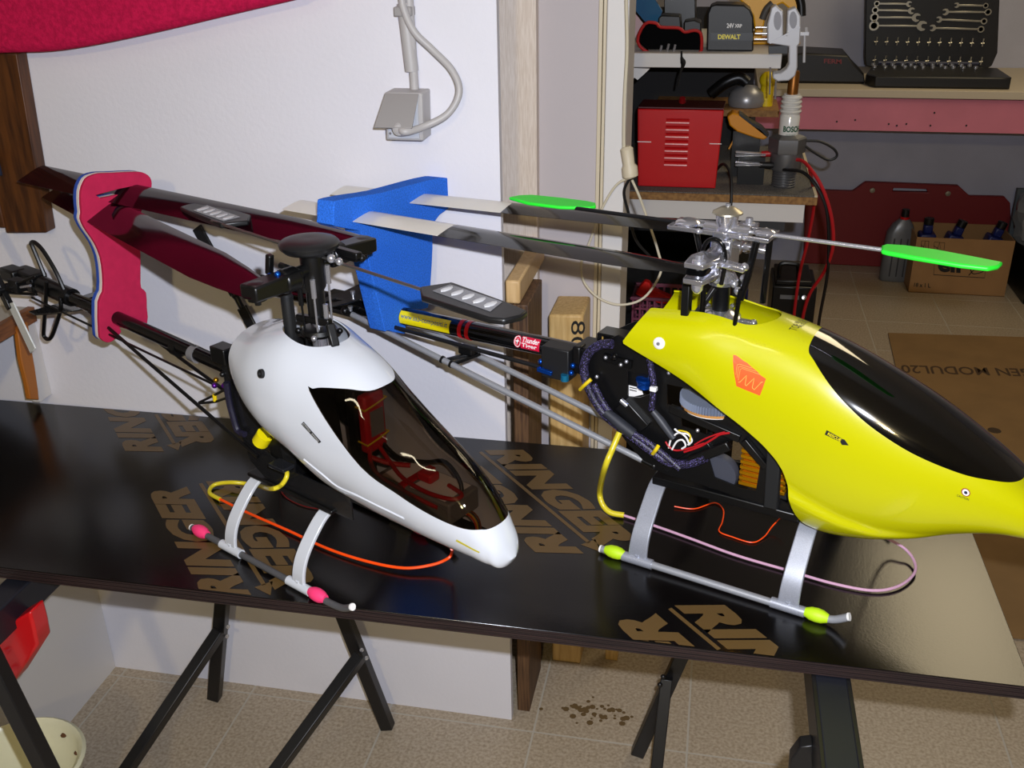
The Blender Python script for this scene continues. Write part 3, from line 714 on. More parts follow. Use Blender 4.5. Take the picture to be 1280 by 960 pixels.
paddle([Vector((2*cF.x - p.x, .062 - (p.y + .012) , p.z)) for p in pf], [Vector((2*cF.x - p.x, .062 - (p.y + .012), p.z)) for p in [Vector(q) for q in [(0.4658, -0.0134, 0.487), (0.5655, -0.0269, 0.487), (0.5572, 0.0052, 0.487), (0.4679, 0.0161, 0.487)]]])
# main blades folded back along the boom
def blade(par, name, r, t, chord, th, m, tipm=None, tipf=.0, tilt=.0, taper=.035):
    r, t = Vector(r), Vector(t); d = (t - r).normalized(); n = Vector((0, 0, 1)); c = n.cross(d).normalized()
    c = (c * math.cos(tilt) + n * math.sin(tilt)); u = d.cross(c)
    L = (t - r).length
    prof = [(-.5,0),(-.42,.30),(-.25,.5),(.0,.42),(.3,.2),(.5,.02),(.5,-.02),(.2,-.14),(-.2,-.3),(-.42,-.2)]
    def ring(s, k): return [r + d*s + c*(a*chord*k) + u*(b*th) for a, b in prof]
    def span(s0, s1, mm, pn, parent, label=None):
        mb = MB(); st = [s0 + (s1 - s0)*i/10 for i in range(11)]
        vs = []; m_ = len(prof)
        for s in st:
            k = 1.0
            if s < taper*2.6: k = .55 + .45 * max(0, min(1, (s - taper*.6) / (taper*2)))
            vs += ring(s, k)
        fs = []
        for i in range(10):
            for q in range(m_):
                l = (q+1) % m_; fs.append((i*m_+q, i*m_+l, (i+1)*m_+l, (i+1)*m_+q))
        fs += [tuple(range(m_)), tuple(reversed(range(10*m_, 11*m_)))]
        mb.add(vs, fs)
        return obj(pn, mb, mm, parent, smooth=50, label=label)
    if tipm is None: return span(-.012, L, m, name, par)
    b = span(-.012, L*(1-tipf), m, name, par)
    span(L*(1-tipf), L, tipm, 'blade_tip', b, 'white painted end')
    return b
refl_red = mat('carbon_gloss_reflected_red', (44, 7, 18), .08, coat=.15, spec=.35, rgb2=(16, 5, 8), vscale=5)  # red reflection of the felt cushion put into the dark blade colour
obj_b = blade(wh, 'main_blade', (.232, -.092, .4665), (-.50, .050, .466), .062, .0055, refl_red, tilt=-.36)
obj_b = blade(wh, 'main_blade', (.232, .095, .4795), (-.545, .030, .491), .060, .0055, refl_red, tilt=-.30)
# electronics behind the window
bt = obj('battery_pack', MB().box((.355, -.030, .176), (.490, .030, .208)), mat('grey_battery', (120, 118, 116), .45), wh, bev=.003)
obj('battery_label', MB().box((.365,-.026,.2083),(.398,.026,.2089)).box((.418,-.026,.2083),(.480,.026,.2089)), label_white, bt)
obj('red_strap', MB().box((.400,-.032,.175),(.412,.032,.2105)), red_m, bt, bev=.001)
esc = obj('speed_controller', MB().box((.300, -.022, .205), (.318, .024, .318)), blk, wh, bev=.003)
obj('red_wrap', MB().box((.318, -.018, .225), (.334, .020, .312)), mat('red_shrink_wrap', (200, 26, 40), .4), esc, bev=.004)
obj('heat_plate', MB().box((.334, -.010, .25), (.3355, .014, .288)), mat('pale_metal_plate', (150, 150, 150), .35, metal=.5), esc)
for z in (.243, .296):
    obj('yellow_tie', MB().tube([(.318,-.020,z),(.3355,-.020,z-.002),(.3375,.0,z+.002),(.3355,.022,z+.004),(.318,.022,z+.004)], .0014, 6), yellow_m, esc)
for path, m, r in (([(.33,-.01,.235),(.345,-.026,.222),(.37,-.034,.212),(.41,-.034,.205),(.45,-.032,.2),(.47,-.03,.198)], wire_red, .003),
                   ([(.33,.004,.232),(.36,-.004,.218),(.40,-.020,.213),(.45,-.028,.213),(.487,-.020,.212),(.490,-.004,.212),(.46,.004,.212)], wire_red, .003),
                   ([(.33,.012,.232),(.36,.014,.216),(.40,.024,.218),(.44,.022,.232),(.475,.012,.215),(.48,.0,.19)], wire_black, .003),
                   ([(.335,-.02,.225),(.36,-.005,.216),(.385,.01,.214)], wire_red, .0035)):
    obj('battery_lead', MB().tube(bez(path, 5), r, 8), m, wh)
obj('plug_connector', MB().box((.415,-.010,.211),(.440,.010,.224)), mat('red_shrink_wrap', (200, 26, 40), .4), wh, bev=.003)
for k, c in enumerate(((190,60,30),(200,150,40),(60,60,60),(120,60,30))):
    obj('servo_lead', MB().tube(bez([(.47,.006+.003*k,.165),(.49,.004+.003*k,.178),(.505,.002+.003*k,.172),(.51,.0+.003*k,.155)]), .0012, 6), mat('lead_%s' % ('red','orange','grey','brown')[k], c, .5), wh)
obj('tray_floor', MB().box((.30,-.028,.143),(.52,.028,.149)), blk, wh, bev=.001)
# receiver antenna: yellow sleeve and orange tail
obj('antenna_sleeve', MB().tube(bez([(0.1539, -0.03, 0.1565), (0.1911, -0.05, 0.1621), (0.1879, -0.06, 0.1469), (0.1736, -0.07, 0.1398), (-0.0291, 0.0446, 0.02), (-0.0788, 0.0346, 0.012), (-0.106, 0.017, 0.006), (-0.0918, -0.0037, 0.005), (-0.06, -0.0061, 0.005)]), .0036, 10), mat('translucent_yellow_tube', (214, 196, 40), .3), wh)
obj('antenna_wire', MB().tube(bez([(-0.06, -0.0061, 0.005), (0.0133, -0.0051, 0.005), (0.108, -0.0002, 0.005), (0.1987, 0.003, 0.005), (0.2747, 0.0152, 0.006), (0.3324, 0.0341, 0.008), (0.3647, 0.0614, 0.012), (0.3829, 0.0778, 0.022), (0.3946, 0.0747, 0.04), (0.4825, -0.02, 0.1336)]), .0023, 8), mat('orange_tube', (255, 78, 10), .4), wh)
obj('thin_lead', MB().tube(bez([(0.1256, -0.02, 0.1368), (-0.0033, 0.0737, 0.02), (0.0183, 0.0689, 0.003), (0.0598, 0.0665, 0.002), (0.0966, 0.0781, 0.002), (0.1265, 0.1046, 0.003)]), .0009, 6), wire_red, wh)

# red foam blade clamp on the white helicopter's boom
fm_red = mat('red_foam', (192, 36, 78), .85, spec=.2, var=.06, vscale=60)
fm_white = mat('white_foam', (224, 214, 206), .85, spec=.2)
fm_blue = mat('royal_blue_foam', (52, 82, 172), .85, spec=.2)
OW = Vector((-0.731, 1.303, 0.73)); RW = Matrix.Rotation(-0.4654, 3, 'Z')
out = [(-0.288, -0.0107, 0.5179), (-0.288, -0.0008, 0.525), (-0.288, 0.018, 0.5266), (-0.288, 0.0389, 0.5232), (-0.288, 0.0851, 0.5163), (-0.288, 0.0994, 0.5109), (-0.288, 0.1071, 0.5026), (-0.288, 0.1083, 0.4927), (-0.288, 0.1045, 0.4811), (-0.288, 0.0969, 0.4661), (-0.288, 0.0818, 0.4527), (-0.288, 0.0682, 0.4307), (-0.288, 0.0659, 0.4032), (-0.288, 0.0635, 0.3753), (-0.288, 0.0543, 0.3286), (-0.288, 0.0554, 0.318), (-0.288, 0.0615, 0.3088), (-0.288, 0.0578, 0.2817), (-0.288, 0.052, 0.2518), (-0.288, 0.0234, 0.2521), (-0.288, 0.0008, 0.2639), (-0.288, 0.0023, 0.256), (-0.288, -0.0052, 0.2495), (-0.288, -0.0187, 0.2436), (-0.288, -0.0289, 0.2455), (-0.288, -0.0362, 0.2539), (-0.288, -0.0367, 0.2658), (-0.288, -0.0266, 0.3176), (-0.288, -0.0152, 0.3327), (-0.288, -0.0091, 0.3621), (-0.288, -0.0075, 0.391), (-0.288, -0.0125, 0.4157), (-0.288, -0.0202, 0.4339), (-0.288, -0.0258, 0.4474), (-0.288, -0.0285, 0.4613), (-0.288, -0.025, 0.4711), (-0.288, -0.0239, 0.4827), (-0.288, -0.0193, 0.504)]
hole = [(-0.288, 0.004, 0.4939), (-0.288, 0.042, 0.4953), (-0.288, 0.0778, 0.4948), (-0.288, 0.0832, 0.4909), (-0.288, 0.0787, 0.4837), (-0.288, 0.0461, 0.4864), (-0.288, 0.0111, 0.4871)]
hd = thing('foam_blade_clamp', 'red, white and blue layered foam clamp gripping the dark blades over the boom', 'foam holder', OW + RW @ Vector((-.29, .04, .2)), -0.4654)
def layer(name, m, x0, x1, out, hole, root, O, R, bev=.0015):
    L0 = Vector(root.location)
    Ri = R.inverted()
    f = lambda p, x: Ri @ ((O + R @ Vector((x, p[1], p[2]))) - L0)
    mb = MB().prism([f(p, x0) for p in out], Vector((x1 - x0, 0, 0)), [[f(p, x0) for p in h] for h in hole])
    root['_local'] = 1
    return obj(name, mb, m, root, bev=bev)
bl = bez([Vector(p) for p in out], 2, closed=True)
layer('red_layer', fm_red, -.296, -.288, bl, [hole], hd, OW, RW)
layer('white_layer', fm_white, -.304, -.296, bl, [hole], hd, OW, RW)
layer('blue_layer', fm_blue, -.313, -.304, bl, [hole], hd, OW, RW)

# ------------------------------------------------ yellow helicopter
yh = thing('yellow_model_helicopter', 'yellow model helicopter with black canopy window, polished rotor head and silver skids', 'helicopter', (-0.0926, 1.3787, 0.73), -0.3388, local=True)
def belly(p):
    # lower fairing bulges out along the flank
    if p.x > .22 and p.z < .21:
        d = interp(p.x, [.24, .28, .33, .38, .43, .49], [.192, .176, .160, .152, .155, .17]) - p.z
        k = max(0, min(1, d / .016)); k = k * k * (3 - 2 * k)
        k *= max(0, min(1, (.50 - p.x) / .13)) * max(0, min(1, (p.x - .21) / .05)) * min(1, abs(p.y) / .03)
        p = Vector((p.x, p.y + math.copysign(.0085 * k, p.y), p.z))
    return p
V, F, N = shell([-0.01, 0.06, 0.12, 0.18, 0.24, 0.3, 0.36, 0.42, 0.47, 0.52, 0.56, 0.59, 0.605], [0.392, 0.4, 0.4057, 0.3998, 0.3881, 0.369, 0.3438, 0.3149, 0.286, 0.2539, 0.2241, 0.198, 0.178], [0.3028, 0.2859, 0.2478, 0.1662, 0.1158, 0.1019, 0.109, 0.127, 0.148, 0.1616, 0.164, 0.166, 0.172], [0.072, 0.0729, 0.0749, 0.0761, 0.0792, 0.083, 0.083, 0.0781, 0.0691, 0.0562, 0.043, 0.026, 0.006], 2.5, mod=belly)
bvY = BVHTree.FromPolygons(V, F)
lowx = [.0,.041,.106,.152,.194,.229,.243,.253,.258,.266,.278,.3,.33]
lowz = [.345,.328,.300,.276,.254,.230,.216,.200,.186,.156,.13,.115,.06]
ypoly = [(.2565,.372),(.2665,.363),(.2775,.353),(.297,.336),(.321,.318),(.355,.297),(.406,.274),(.464,.2565),(.5,.250),(.531,.2445),(.57,.240),(.66,.25),(.6,.36),(.30,.42),(.257,.40),(.2555,.386)]
def keepy(p):
    a = p.z - (crv(lowx, lowz, p.x) if p.x < .33 else .06 - (p.x - .33) * 2)
    b = (p.x - .003 - (p.z - .344) * .62)
    c = 1.0
    if p.z > .34:
        c = (abs(p.y) - .041) if p.x < .16 else (math.sqrt(((p.x-.16)/.044)**2 + (p.y/.041)**2) - 1) * .041
    return min(a, b, c)
CS = clip(V, F, N, keepy)
ypoly = smooth2(ypoly)
WS = clip(*CS, lambda p: polysd(p.x, p.z, ypoly))
BS = clip(*CS, lambda p: -polysd(p.x, p.z, ypoly))
cany = shell_obj('canopy', *BS, yellow_gloss, yh, .0022)
shell_obj('canopy_window', *WS, window_black, yh, .0022, 'glossy black window')
gq = Vector((0.0598, -0.0724, 0.3543))
wa = obj('canopy_washer', MB().lathe([(.0005,.0032),(.006,.003),(.0085,.0012),(.0088,-.001),(.0005,-.001)], gq, (0, -1, .12), 20), label_white, cany)
obj('screw', MB().lathe([(.0005,.0052),(.0022,.005),(.003,.0035),(.003,.002),(.0005,.002)], gq, (0, -1, .12), 12), steel, wa)
orange = mat('orange_sticker', (255, 92, 36), .4)
OR = [Vector(p) for p in [(0.1644, -0.0673, 0.3565), (0.1681, -0.0668, 0.3565), (0.174, -0.0671, 0.3537), (0.1793, -0.0676, 0.3509), (0.1845, -0.0677, 0.3492), (0.1893, -0.0683, 0.3463), (0.1941, -0.0688, 0.3435), (0.2001, -0.0694, 0.3404), (0.205, -0.0703, 0.3365), (0.2126, -0.0708, 0.3332), (0.2107, -0.0735, 0.3215), (0.2081, -0.0754, 0.3093), (0.1912, -0.075, 0.3124), (0.1748, -0.0749, 0.3158), (0.1729, -0.0742, 0.3228), (0.1701, -0.0731, 0.3312), (0.1678, -0.0717, 0.3396), (0.1658, -0.0699, 0.3478)]]
def skin_poly(name, pts, m, parent, bvh, lift, seg=4):
    c = sum(pts, Vector()) / len(pts); mb = MB(); vs = [c]; n = len(pts)
    for k in range(1, seg + 1):
        for p in pts: vs.append(c.lerp(p, k / seg))
    out = []
    for p in vs:
        q, nn, i, d = bvh.find_nearest(p); out.append(q + nn * lift)
    fs = [(0, 1 + i, 1 + (i + 1) % n) for i in range(n)]
    for k in range(seg - 1):
        for i in range(n):
            j = (i + 1) % n; fs.append((1 + k*n + i, 1 + (k+1)*n + i, 1 + (k+1)*n + j, 1 + k*n + j))
    mb.add(out, fs)
    return obj(name, mb, m, parent, normals=False)
def skin_line(name, pts, r, m, parent, bvh, lift):
    P = []
    for i in range(len(pts) - 1):
        for k in range(5): P.append(Vector(pts[i]).lerp(Vector(pts[i+1]), k / 5))
    P.append(Vector(pts[-1])); o = []
    for p in P:
        q, nn, i, d = bvh.find_nearest(p); o.append(q + nn * lift)
    return obj(name, MB().tube(o, r, 5), m, parent)
st = skin_poly('orange_sticker', OR, orange, cany, bvY, .0006)
pale_o = mat('pale_orange_line', (255, 186, 90), .5)
skin_line('sticker_line', [(0.1768, -0.0742, 0.3219), (0.179, -0.0741, 0.3223), (0.1867, -0.0719, 0.3332), (0.1864, -0.0741, 0.3204), (0.1882, -0.0743, 0.3191), (0.1973, -0.0719, 0.3314), (0.1965, -0.0743, 0.3181), (0.1996, -0.0745, 0.3159), (0.2076, -0.0723, 0.328), (0.2096, -0.0721, 0.3284)], .0004, pale_o, st, bvY, .0009)
for q in ([(0.1765, -0.0739, 0.3246), (0.177, -0.071, 0.3395), (0.1795, -0.0705, 0.341), (0.2038, -0.0701, 0.3374)], [(0.1744, -0.0735, 0.3276), (0.1744, -0.0705, 0.3423), (0.177, -0.0701, 0.3432), (0.1979, -0.0695, 0.3405)], [(0.1723, -0.073, 0.3316), (0.1719, -0.0702, 0.3445), (0.1743, -0.0696, 0.346), (0.192, -0.0689, 0.3437)]):
    skin_line('sticker_line', q, .00025, pale_o, st, bvY, .0009)
AR = [Vector(p) for p in [(0.3008, -0.0803, 0.2835), (0.3229, -0.081, 0.276), (0.3243, -0.081, 0.2764), (0.3309, -0.0816, 0.2696), (0.3225, -0.082, 0.2682), (0.3216, -0.0816, 0.2713), (0.2992, -0.0811, 0.277)]]
ra = skin_poly('rescue_arrow', AR, ink, cany, bvY, .0006)
print_skin('rescue_letters', bvY, *text2d('RESCUE', .015), [(0.3025, -0.0811, 0.2776), (0.3199, -0.0816, 0.2722), (0.3211, -0.0811, 0.2761), (0.3037, -0.0806, 0.2812)], label_yellow, ra, .0010)
rc = Vector((0.4747, -0.067, 0.2341))
rsx = (Vector((0.4783, -0.0661, 0.2339)) - rc).length / 4
def ring_disc(name, r, m, lift):
    ex = (Vector((0.482, -0.0652, 0.2333)) - rc).normalized(); ey = (Vector((0.4737, -0.0663, 0.2396)) - rc).normalized()
    return skin_poly(name, [rc + ex * r * math.cos(t*.5236) + ey * r * math.sin(t*.5236) for t in range(12)], m, cany, bvY, lift, 2)
rr = Vector((0.4737, -0.0663, 0.2396)) - rc; rr = rr.length
ring_disc('roundel', rr * .98, mat('dark_red_ink', (140, 30, 20), .5), .0006)
ring_disc('roundel', rr * .76, label_white, .0009)
ring_disc('roundel', rr * .38, mat('navy_ink', (20, 14, 50), .5), .0012)
print_skin('caution_letters', bvY, *text2d('CAUTION', .01), [(0.4655, -0.0698, 0.2274), (0.4797, -0.0668, 0.2236), (0.4799, -0.0665, 0.2264), (0.4659, -0.0696, 0.2303)], ink, cany)
print_skin('top_letters', bvY, *text2d('TOP', 0), [(0.2328, -0.0228, 0.3873), (0.2345, -0.0032, 0.3894), (0.2248, -0.0079, 0.3915), (0.223, -0.0247, 0.389)], ink, cany)
print_skin('top_letters', bvY, *text2d('BULL', 0), [(0.2298, -0.0024, 0.3905), (0.2313, 0.0194, 0.3885), (0.2254, 0.0185, 0.3901), (0.2242, -0.0024, 0.3918)], ink, cany)
print_skin('top_letters', bvY, *text2d('AUDEL', 0), [(0.2365, -0.0099, 0.3887), (0.2372, 0.0205, 0.3869), (0.2316, 0.0162, 0.3891), (0.231, -0.01, 0.39)], ink, cany)

skids(yh, 0.0534, 0.2837, .10, .0, .366, .112, silver_paint, alu_grey, mat('lime_rubber', (186, 226, 20), .55), pr=.0056, tip=.022, far=.185, sw=.024)
# side frames
fo = [(-0.0598, -0.034, 0.3125), (-0.0212, -0.034, 0.3367), (0.0148, -0.034, 0.3275), (0.0431, -0.034, 0.3106), (0.0985, -0.034, 0.2849), (0.1467, -0.034, 0.262), (0.1898, -0.034, 0.2347), (0.224, -0.034, 0.2131), (0.2453, -0.034, 0.1818), (0.2584, -0.034, 0.12), (0.2421, -0.034, 0.1096), (0.2, -0.034, 0.1196), (0.1263, -0.034, 0.125), (0.0651, -0.034, 0.1268), (0.0387, -0.034, 0.1319), (0.0031, -0.034, 0.1612), (-0.033, -0.034, 0.1974), (-0.0595, -0.034, 0.2306), (-0.0738, -0.034, 0.2663)]
fh = [[(-0.0027, -0.034, 0.283), (0.0318, -0.034, 0.2841), (0.0357, -0.034, 0.2552), (0.0182, -0.034, 0.2446), (-0.0012, -0.034, 0.2414)], [(0.0585, -0.034, 0.2759), (0.0942, -0.034, 0.2763), (0.1217, -0.034, 0.2624), (0.1468, -0.034, 0.2456), (0.1401, -0.034, 0.2388), (0.0962, -0.034, 0.2436), (0.0615, -0.034, 0.243)],
      [(0.0821, -0.034, 0.2323), (0.1044, -0.034, 0.2313), (0.1495, -0.034, 0.2258), (0.148, -0.034, 0.2137), (0.1205, -0.034, 0.2093), (0.0857, -0.034, 0.2136)], [(0.1245, -0.034, 0.1879), (0.1682, -0.034, 0.2138), (0.1759, -0.034, 0.2068), (0.2064, -0.034, 0.1799), (0.2041, -0.034, 0.1397), (0.1805, -0.034, 0.1368), (0.1412, -0.034, 0.143)],
      [(0.2368, -0.034, 0.1871), (0.2444, -0.034, 0.1789), (0.2515, -0.034, 0.1312), (0.236, -0.034, 0.1372)]]
obj('side_frame', MB().prism(fo, (0, .003, 0), fh), blk, yh)
fo2 = [(-0.0598, -0.034, 0.3125), (-0.0212, -0.034, 0.3367), (0.0148, -0.034, 0.3275), (0.0431, -0.034, 0.3106), (0.0985, -0.034, 0.2849), (0.1467, -0.034, 0.262), (0.1898, -0.034, 0.2347), (0.224, -0.034, 0.2131), (0.2453, -0.034, 0.1818), (0.2584, -0.034, 0.12), (0.2421, -0.034, 0.1096), (0.2, -0.034, 0.1196), (0.1263, -0.034, 0.125), (0.0651, -0.034, 0.1268), (0.0387, -0.034, 0.1319), (0.0031, -0.034, 0.1612), (-0.033, -0.034, 0.1974), (-0.0595, -0.034, 0.2306), (-0.0738, -0.034, 0.2663)]
fh2 = [(0.016, -0.034, 0.2986), (0.1164, -0.034, 0.27), (0.1722, -0.034, 0.2366), (0.2037, -0.034, 0.1831), (0.1985, -0.034, 0.1367), (0.1251, -0.034, 0.1425), (0.0806, -0.034, 0.1491), (0.02, -0.034, 0.2011), (-0.0206, -0.034, 0.2316), (-0.0349, -0.034, 0.2682)]
obj('side_frame', MB().prism([(p[0], .031, p[2]) for p in fo2], (0, .003, 0), [[(p[0], .031, p[2]) for p in fh2]]), blk, yh)
obj('frame_bar', MB().beam((0.0675, -0.036, 0.2401), (0.1745, -0.036, 0.2177), .012, .008, (0, 1, 0)), blk, yh, bev=.001)
obj('frame_bar', MB().beam((0.132, -0.036, 0.1961), (0.0653, -0.036, 0.139), .010, .008, (0, 1, 0)), blk, yh, bev=.001)
obj('frame_pillar', MB().beam((0.2263, -0.041, 0.2234), (0.2302, -0.041, 0.1232), .012, .020, (1, 0, 0)), blk_soft, yh, bev=.002)
obj('frame_brace', MB().beam((0.1816, -0.04, 0.2188), (0.2171, -0.04, 0.1846), .010, .009, (0, 1, 0)), blk, yh, bev=.001)
obj('bottom_rail', MB().box((.045, -.038, .106), (.27, .038, .120)), blk, yh, bev=.002)
obj('engine_block', MB().box((.185, -.018, .125), (.25, .022, .215)), mat('engine_dark', (30, 30, 32), .5), yh, bev=.003)
hsx = 0.176
for k in range(9):
    z0 = .140 + k * .0088
    obj('cooling_fin', MB().box((hsx, -.030, z0), (hsx + .068, .030, z0 + .0055)), gold_m, yh, bev=.0006, seg=1)
obj('fin_core', MB().box((hsx + .004, -.027, .138), (hsx + .064, .028, .222)), mat('gold_core', (150, 92, 10), .4, metal=.8), yh)
obj('clutch_bell', MB().lathe([(.001,-.008),(.028,-.008),(.030,0),(.028,.008),(.001,.008)], (0.1432, -0.02, 0.1459), (0, 1, 0), 28), mat('slate_plastic', (62, 64, 74), .5), yh)
gear = mat('grey_blue_gear', (116, 124, 142), .45)
gz = .258
gr = MB(); n = 72; pr = []
for i in range(n * 2):
    a = math.pi * i / n; r = .0475 if (i // 1) % 2 else .0445
    pr.append((.118 + r * math.cos(a), r * math.sin(a), gz))
gr.prism(pr, (0, 0, -.012))
ge = obj('main_gear', gr, gear, yh)
obj('gear_disc', MB().lathe([(.001,-.023),(.036,-.0225),(.0445,-.018),(.0445,-.0165),(.001,-.0165)], (.118, 0, gz), n=36), label_white, ge)
obj('gear_rim', MB().lathe([(.001,-.0165),(.0455,-.0165),(.0455,-.0125),(.001,-.0125)], (.118, 0, gz), n=36), mat('tan_rim', (186, 132, 70), .5), ge)
obj('blue_knob', MB().lathe([(.0005,-.007),(.009,-.008),(.0105,-.006),(.0095,-.003),(.0105,.001),(.0125,.004),(.0125,.0075),(.006,.0085),(.0005,.006)], (0.0219, -0.03, 0.2674), (0, 0, 1), 18), blue_anod, yh)
bp = MB().prism([(-0.0067, -0.024, 0.2664), (0.0062, -0.024, 0.2693), (0.0188, -0.024, 0.2458), (-0.0042, -0.024, 0.2352)], (0, .001, 0))
lb = obj('paper_label', bp, label_white, yh)
for k in range(4):
    z = 0.254 - .006 + k * .004
    obj('label_print', MB().box((-0.0033, -.0246, z), (0.0083, -.0243, z + .0015)), ink, lb)
# servo, gyro and boom
sv = obj('tail_servo', MB().cbox((-0.1254, -0.02, 0.2686), (.048, .030, .052)), mat('servo_black', (26, 26, 27), .45), yh, bev=.002)
obj('servo_ear', MB().cbox((-0.0908, -0.02, 0.2878), (.014, .022, .03)), blk, sv, bev=.003)
for q in ((-0.1525, -0.03, 0.2654), (-0.0964, -0.03, 0.2705), (-0.1469, -0.035, 0.2549), (-0.0964, -0.035, 0.2604)):
    obj('servo_bolt', MB().ball(q, .0045, 9), blue_anod, sv)
obj('servo_arm', MB().beam((-0.1526, -0.04, 0.257), (-0.1271, -0.04, 0.2544), .006, .007), blue_anod, sv, bev=.001)
obj('blue_cap', MB().lathe([(.0005,-.005),(.0065,-.005),(.0065,.005),(.0005,.005)], (-0.1058, -0.038, 0.2515), (0, 0, 1), 14), mat('cyan_anodised', (40, 150, 200), .25, metal=.7), sv)
gy = obj('gyro_box', MB().cbox((-0.0348, -0.01, 0.3229), (.048, .034, .016)), blk_gloss, yh, bev=.002)
print_on('gyro_print', *text2d('I I I', .0), [Vector((-0.0348, -0.01, 0.3229)) + Vector(v) for v in ((-.015,-.0175,-.004),(.015,-.0175,-.004),(.015,-.0175,.004),(-.015,-.0175,.004))], mat('gold_ink', (150, 120, 60), .5), gy)
obj('boom_block', MB().box((-.10, -.026, .255), (.03, .026, .30)), blk, yh, bev=.004)
br, bz = .0155, .2785
obj('tail_boom', MB().rod((-.02, 0, bz), (-.86, 0, bz), br, 28), mat('black_carbon_tube', (12, 12, 13), .12, coat=.6), yh, smooth=60)
def wrap(name, x0, x1, a0, a1, m, parent, P=None, F=None, lift=.0004, r=br):
    """flat print wrapped round the boom; angle 0 looks straight at the near side"""
    if P is None: P, F = grid_sq(10)
    vs = []
    for u, v in P:
        a = math.radians(a0 + (a1 - a0) * v)
        vs.append(Vector((x0 + (x1 - x0) * u, -math.cos(a) * (r + lift), bz + math.sin(a) * (r + lift))))
    mb = MB(); mb.add(vs, F)
    return obj(name, mb, m, parent, normals=False)
boom = yh.children[-1]
lx0, lx1 = -0.436, -0.3339
wl = wrap('yellow_label', lx0, lx1, -26, 60, label_yellow, yh)
wrap('label_letters', lx0 + .003, lx1 - .004, 2, 42, ink_blue, wl, *text2d('www.sab-compositi.it', .004), lift=.0008)
for px in (-0.3146, -0.3005):
    obj('red_band', MB().rod((px - .0035, 0, bz), (px + .0035, 0, bz), br + .0008, 28), red_m, yh, smooth=60)
tx0, tx1 = -0.209, -0.1635
tl = wrap('maker_label', tx0 + .012, tx1, -17, 58, mat('crimson_label', (206, 24, 60), .4), yh)
wrap('maker_letters', tx0 + .0135, tx1 - .001, 22, 52, label_white, tl, *text2d('Thunder', .02), lift=.0008)
wrap('maker_letters', tx0 + .0135, tx1 - .004, -12, 18, label_white, tl, *text2d('Tiger', .02), lift=.0008)
def wdisc(r, m, lift, parent, name='maker_emblem'):
    P, F = disc2d(20, r); return wrap(name, tx0 - .001, tx0 + .0125, -18, 58, m, parent, P, F, lift)
wdisc(.5, mat('crimson_label', (206, 24, 60), .4), .0005, tl); wdisc(.44, label_white, .0007, tl); wdisc(.37, mat('crimson_label', (206, 24, 60), .4), .0009, tl)
wrap('maker_emblem', tx0 - .001, tx0 + .0125, -18, 58, label_white, tl, [(.22,.52),(.46,.60),(.52,.80),(.56,.60),(.80,.56),(.58,.48),(.52,.24),(.44,.46)], [(0,1,7),(1,2,3),(3,4,5),(5,6,7),(1,3,5),(1,5,7)], .0011)
for s in (-1, 1):
    a, b = Vector((-0.5265, -0.03, 0.2757)), Vector((0.0248, -0.03, 0.1387))
    a.y = b.y = s * .03; b.x += .0 if s < 0 else 0
    rd = obj('boom_support', MB().rod(a, b, .0052, 14), alu_grey, yh)
    d = (b - a).normalized()
    obj('rod_end', MB().rod(b - d*.002, b + d*.018, .0048, 10).ball(b + d*.02, .006, 8), blk, rd)
    obj('rod_end', MB().rod(a - d*.014, a + d*.002, .0044, 10).ball(a - d*.016, .0075, 8), blk, rd)
obj('tail_pushrod', MB().rod((-0.5966, -0.022, 0.2723), (-0.1503, -0.034, 0.2579), .0036, 10), wire_black, yh)
ck = Vector((-0.3287, -0.03, 0.2282))
for q in ((-0.3399, -0.03, 0.2295), (-0.3225, -0.03, 0.2252)):
    q = Vector(q); d = (Vector((0.0248, -0.03, 0.1387)) - Vector((-0.5265, -0.03, 0.2757))).normalized()
    obj('support_tie', MB().rod(q - d*.002, q + d*.002, .0066, 14), blk, yh)
obj('support_link', MB().beam((-0.3348, -0.028, 0.2291), (-0.2958, 0.01, 0.2372), .005, .005).beam((-0.3207, -0.028, 0.2248), (-0.2911, 0.01, 0.2353), .005, .005), blk, yh)
obj('support_clip', MB().cbox((-0.3082, 0, 0.2428), (.028, .02, .014)), blk, yh, bev=.003)
# tail of the yellow helicopter, mostly behind the white one
obj('stabiliser_plate', MB().prism([(-0.5769, -0.0414, 0.297), (-0.5791, -0.0196, 0.297), (-0.5712, 0.0034, 0.297), (-0.5705, 0.0869, 0.297), (-0.5372, 0.1252, 0.297), (-0.4977, 0.1208, 0.297), (-0.4612, 0.0345, 0.297), (-0.4785, -0.011, 0.297), (-0.5189, -0.0148, 0.297), (-0.5294, -0.045, 0.297), (-0.5446, -0.0751, 0.297), (-0.5585, -0.0629, 0.297), (-0.5444, -0.0397, 0.297), (-0.541, -0.0267, 0.297), (-0.5597, -0.0299, 0.297), (-0.5639, -0.0525, 0.297)], (0, 0, .003)), carbon, yh, bev=.0005)
obj('stabiliser_mount', MB().cbox((-.57, 0, .285), (.06, .026, .026)), blk, yh, bev=.002)
for q in ((-0.5442, -0.0026, 0.302), (-0.5333, 0.0173, 0.302), (-0.5066, -0.0009, 0.302), (-0.5333, -0.025, 0.2831)):
    obj('bolt', MB().lathe([(.0005,-.004),(.0035,-.004),(.0035,.002),(.0045,.002),(.0045,.005),(.0005,.005)], q, (0, 0, 1), 10), steel, yh)
tg = (-0.8508, 0, 0.2506)
obj('tail_gearbox', MB().cbox((tg[0], .012, .283), (.06, .04, .04)), blk, yh, bev=.004)
tbm = mat('carbon_tail_blade', (30, 30, 32), .3, var=.6, vscale=500)
u1, u2 = Vector((-0.893, -0.02, 0.3792)), Vector((-0.8379, -0.02, 0.2893))
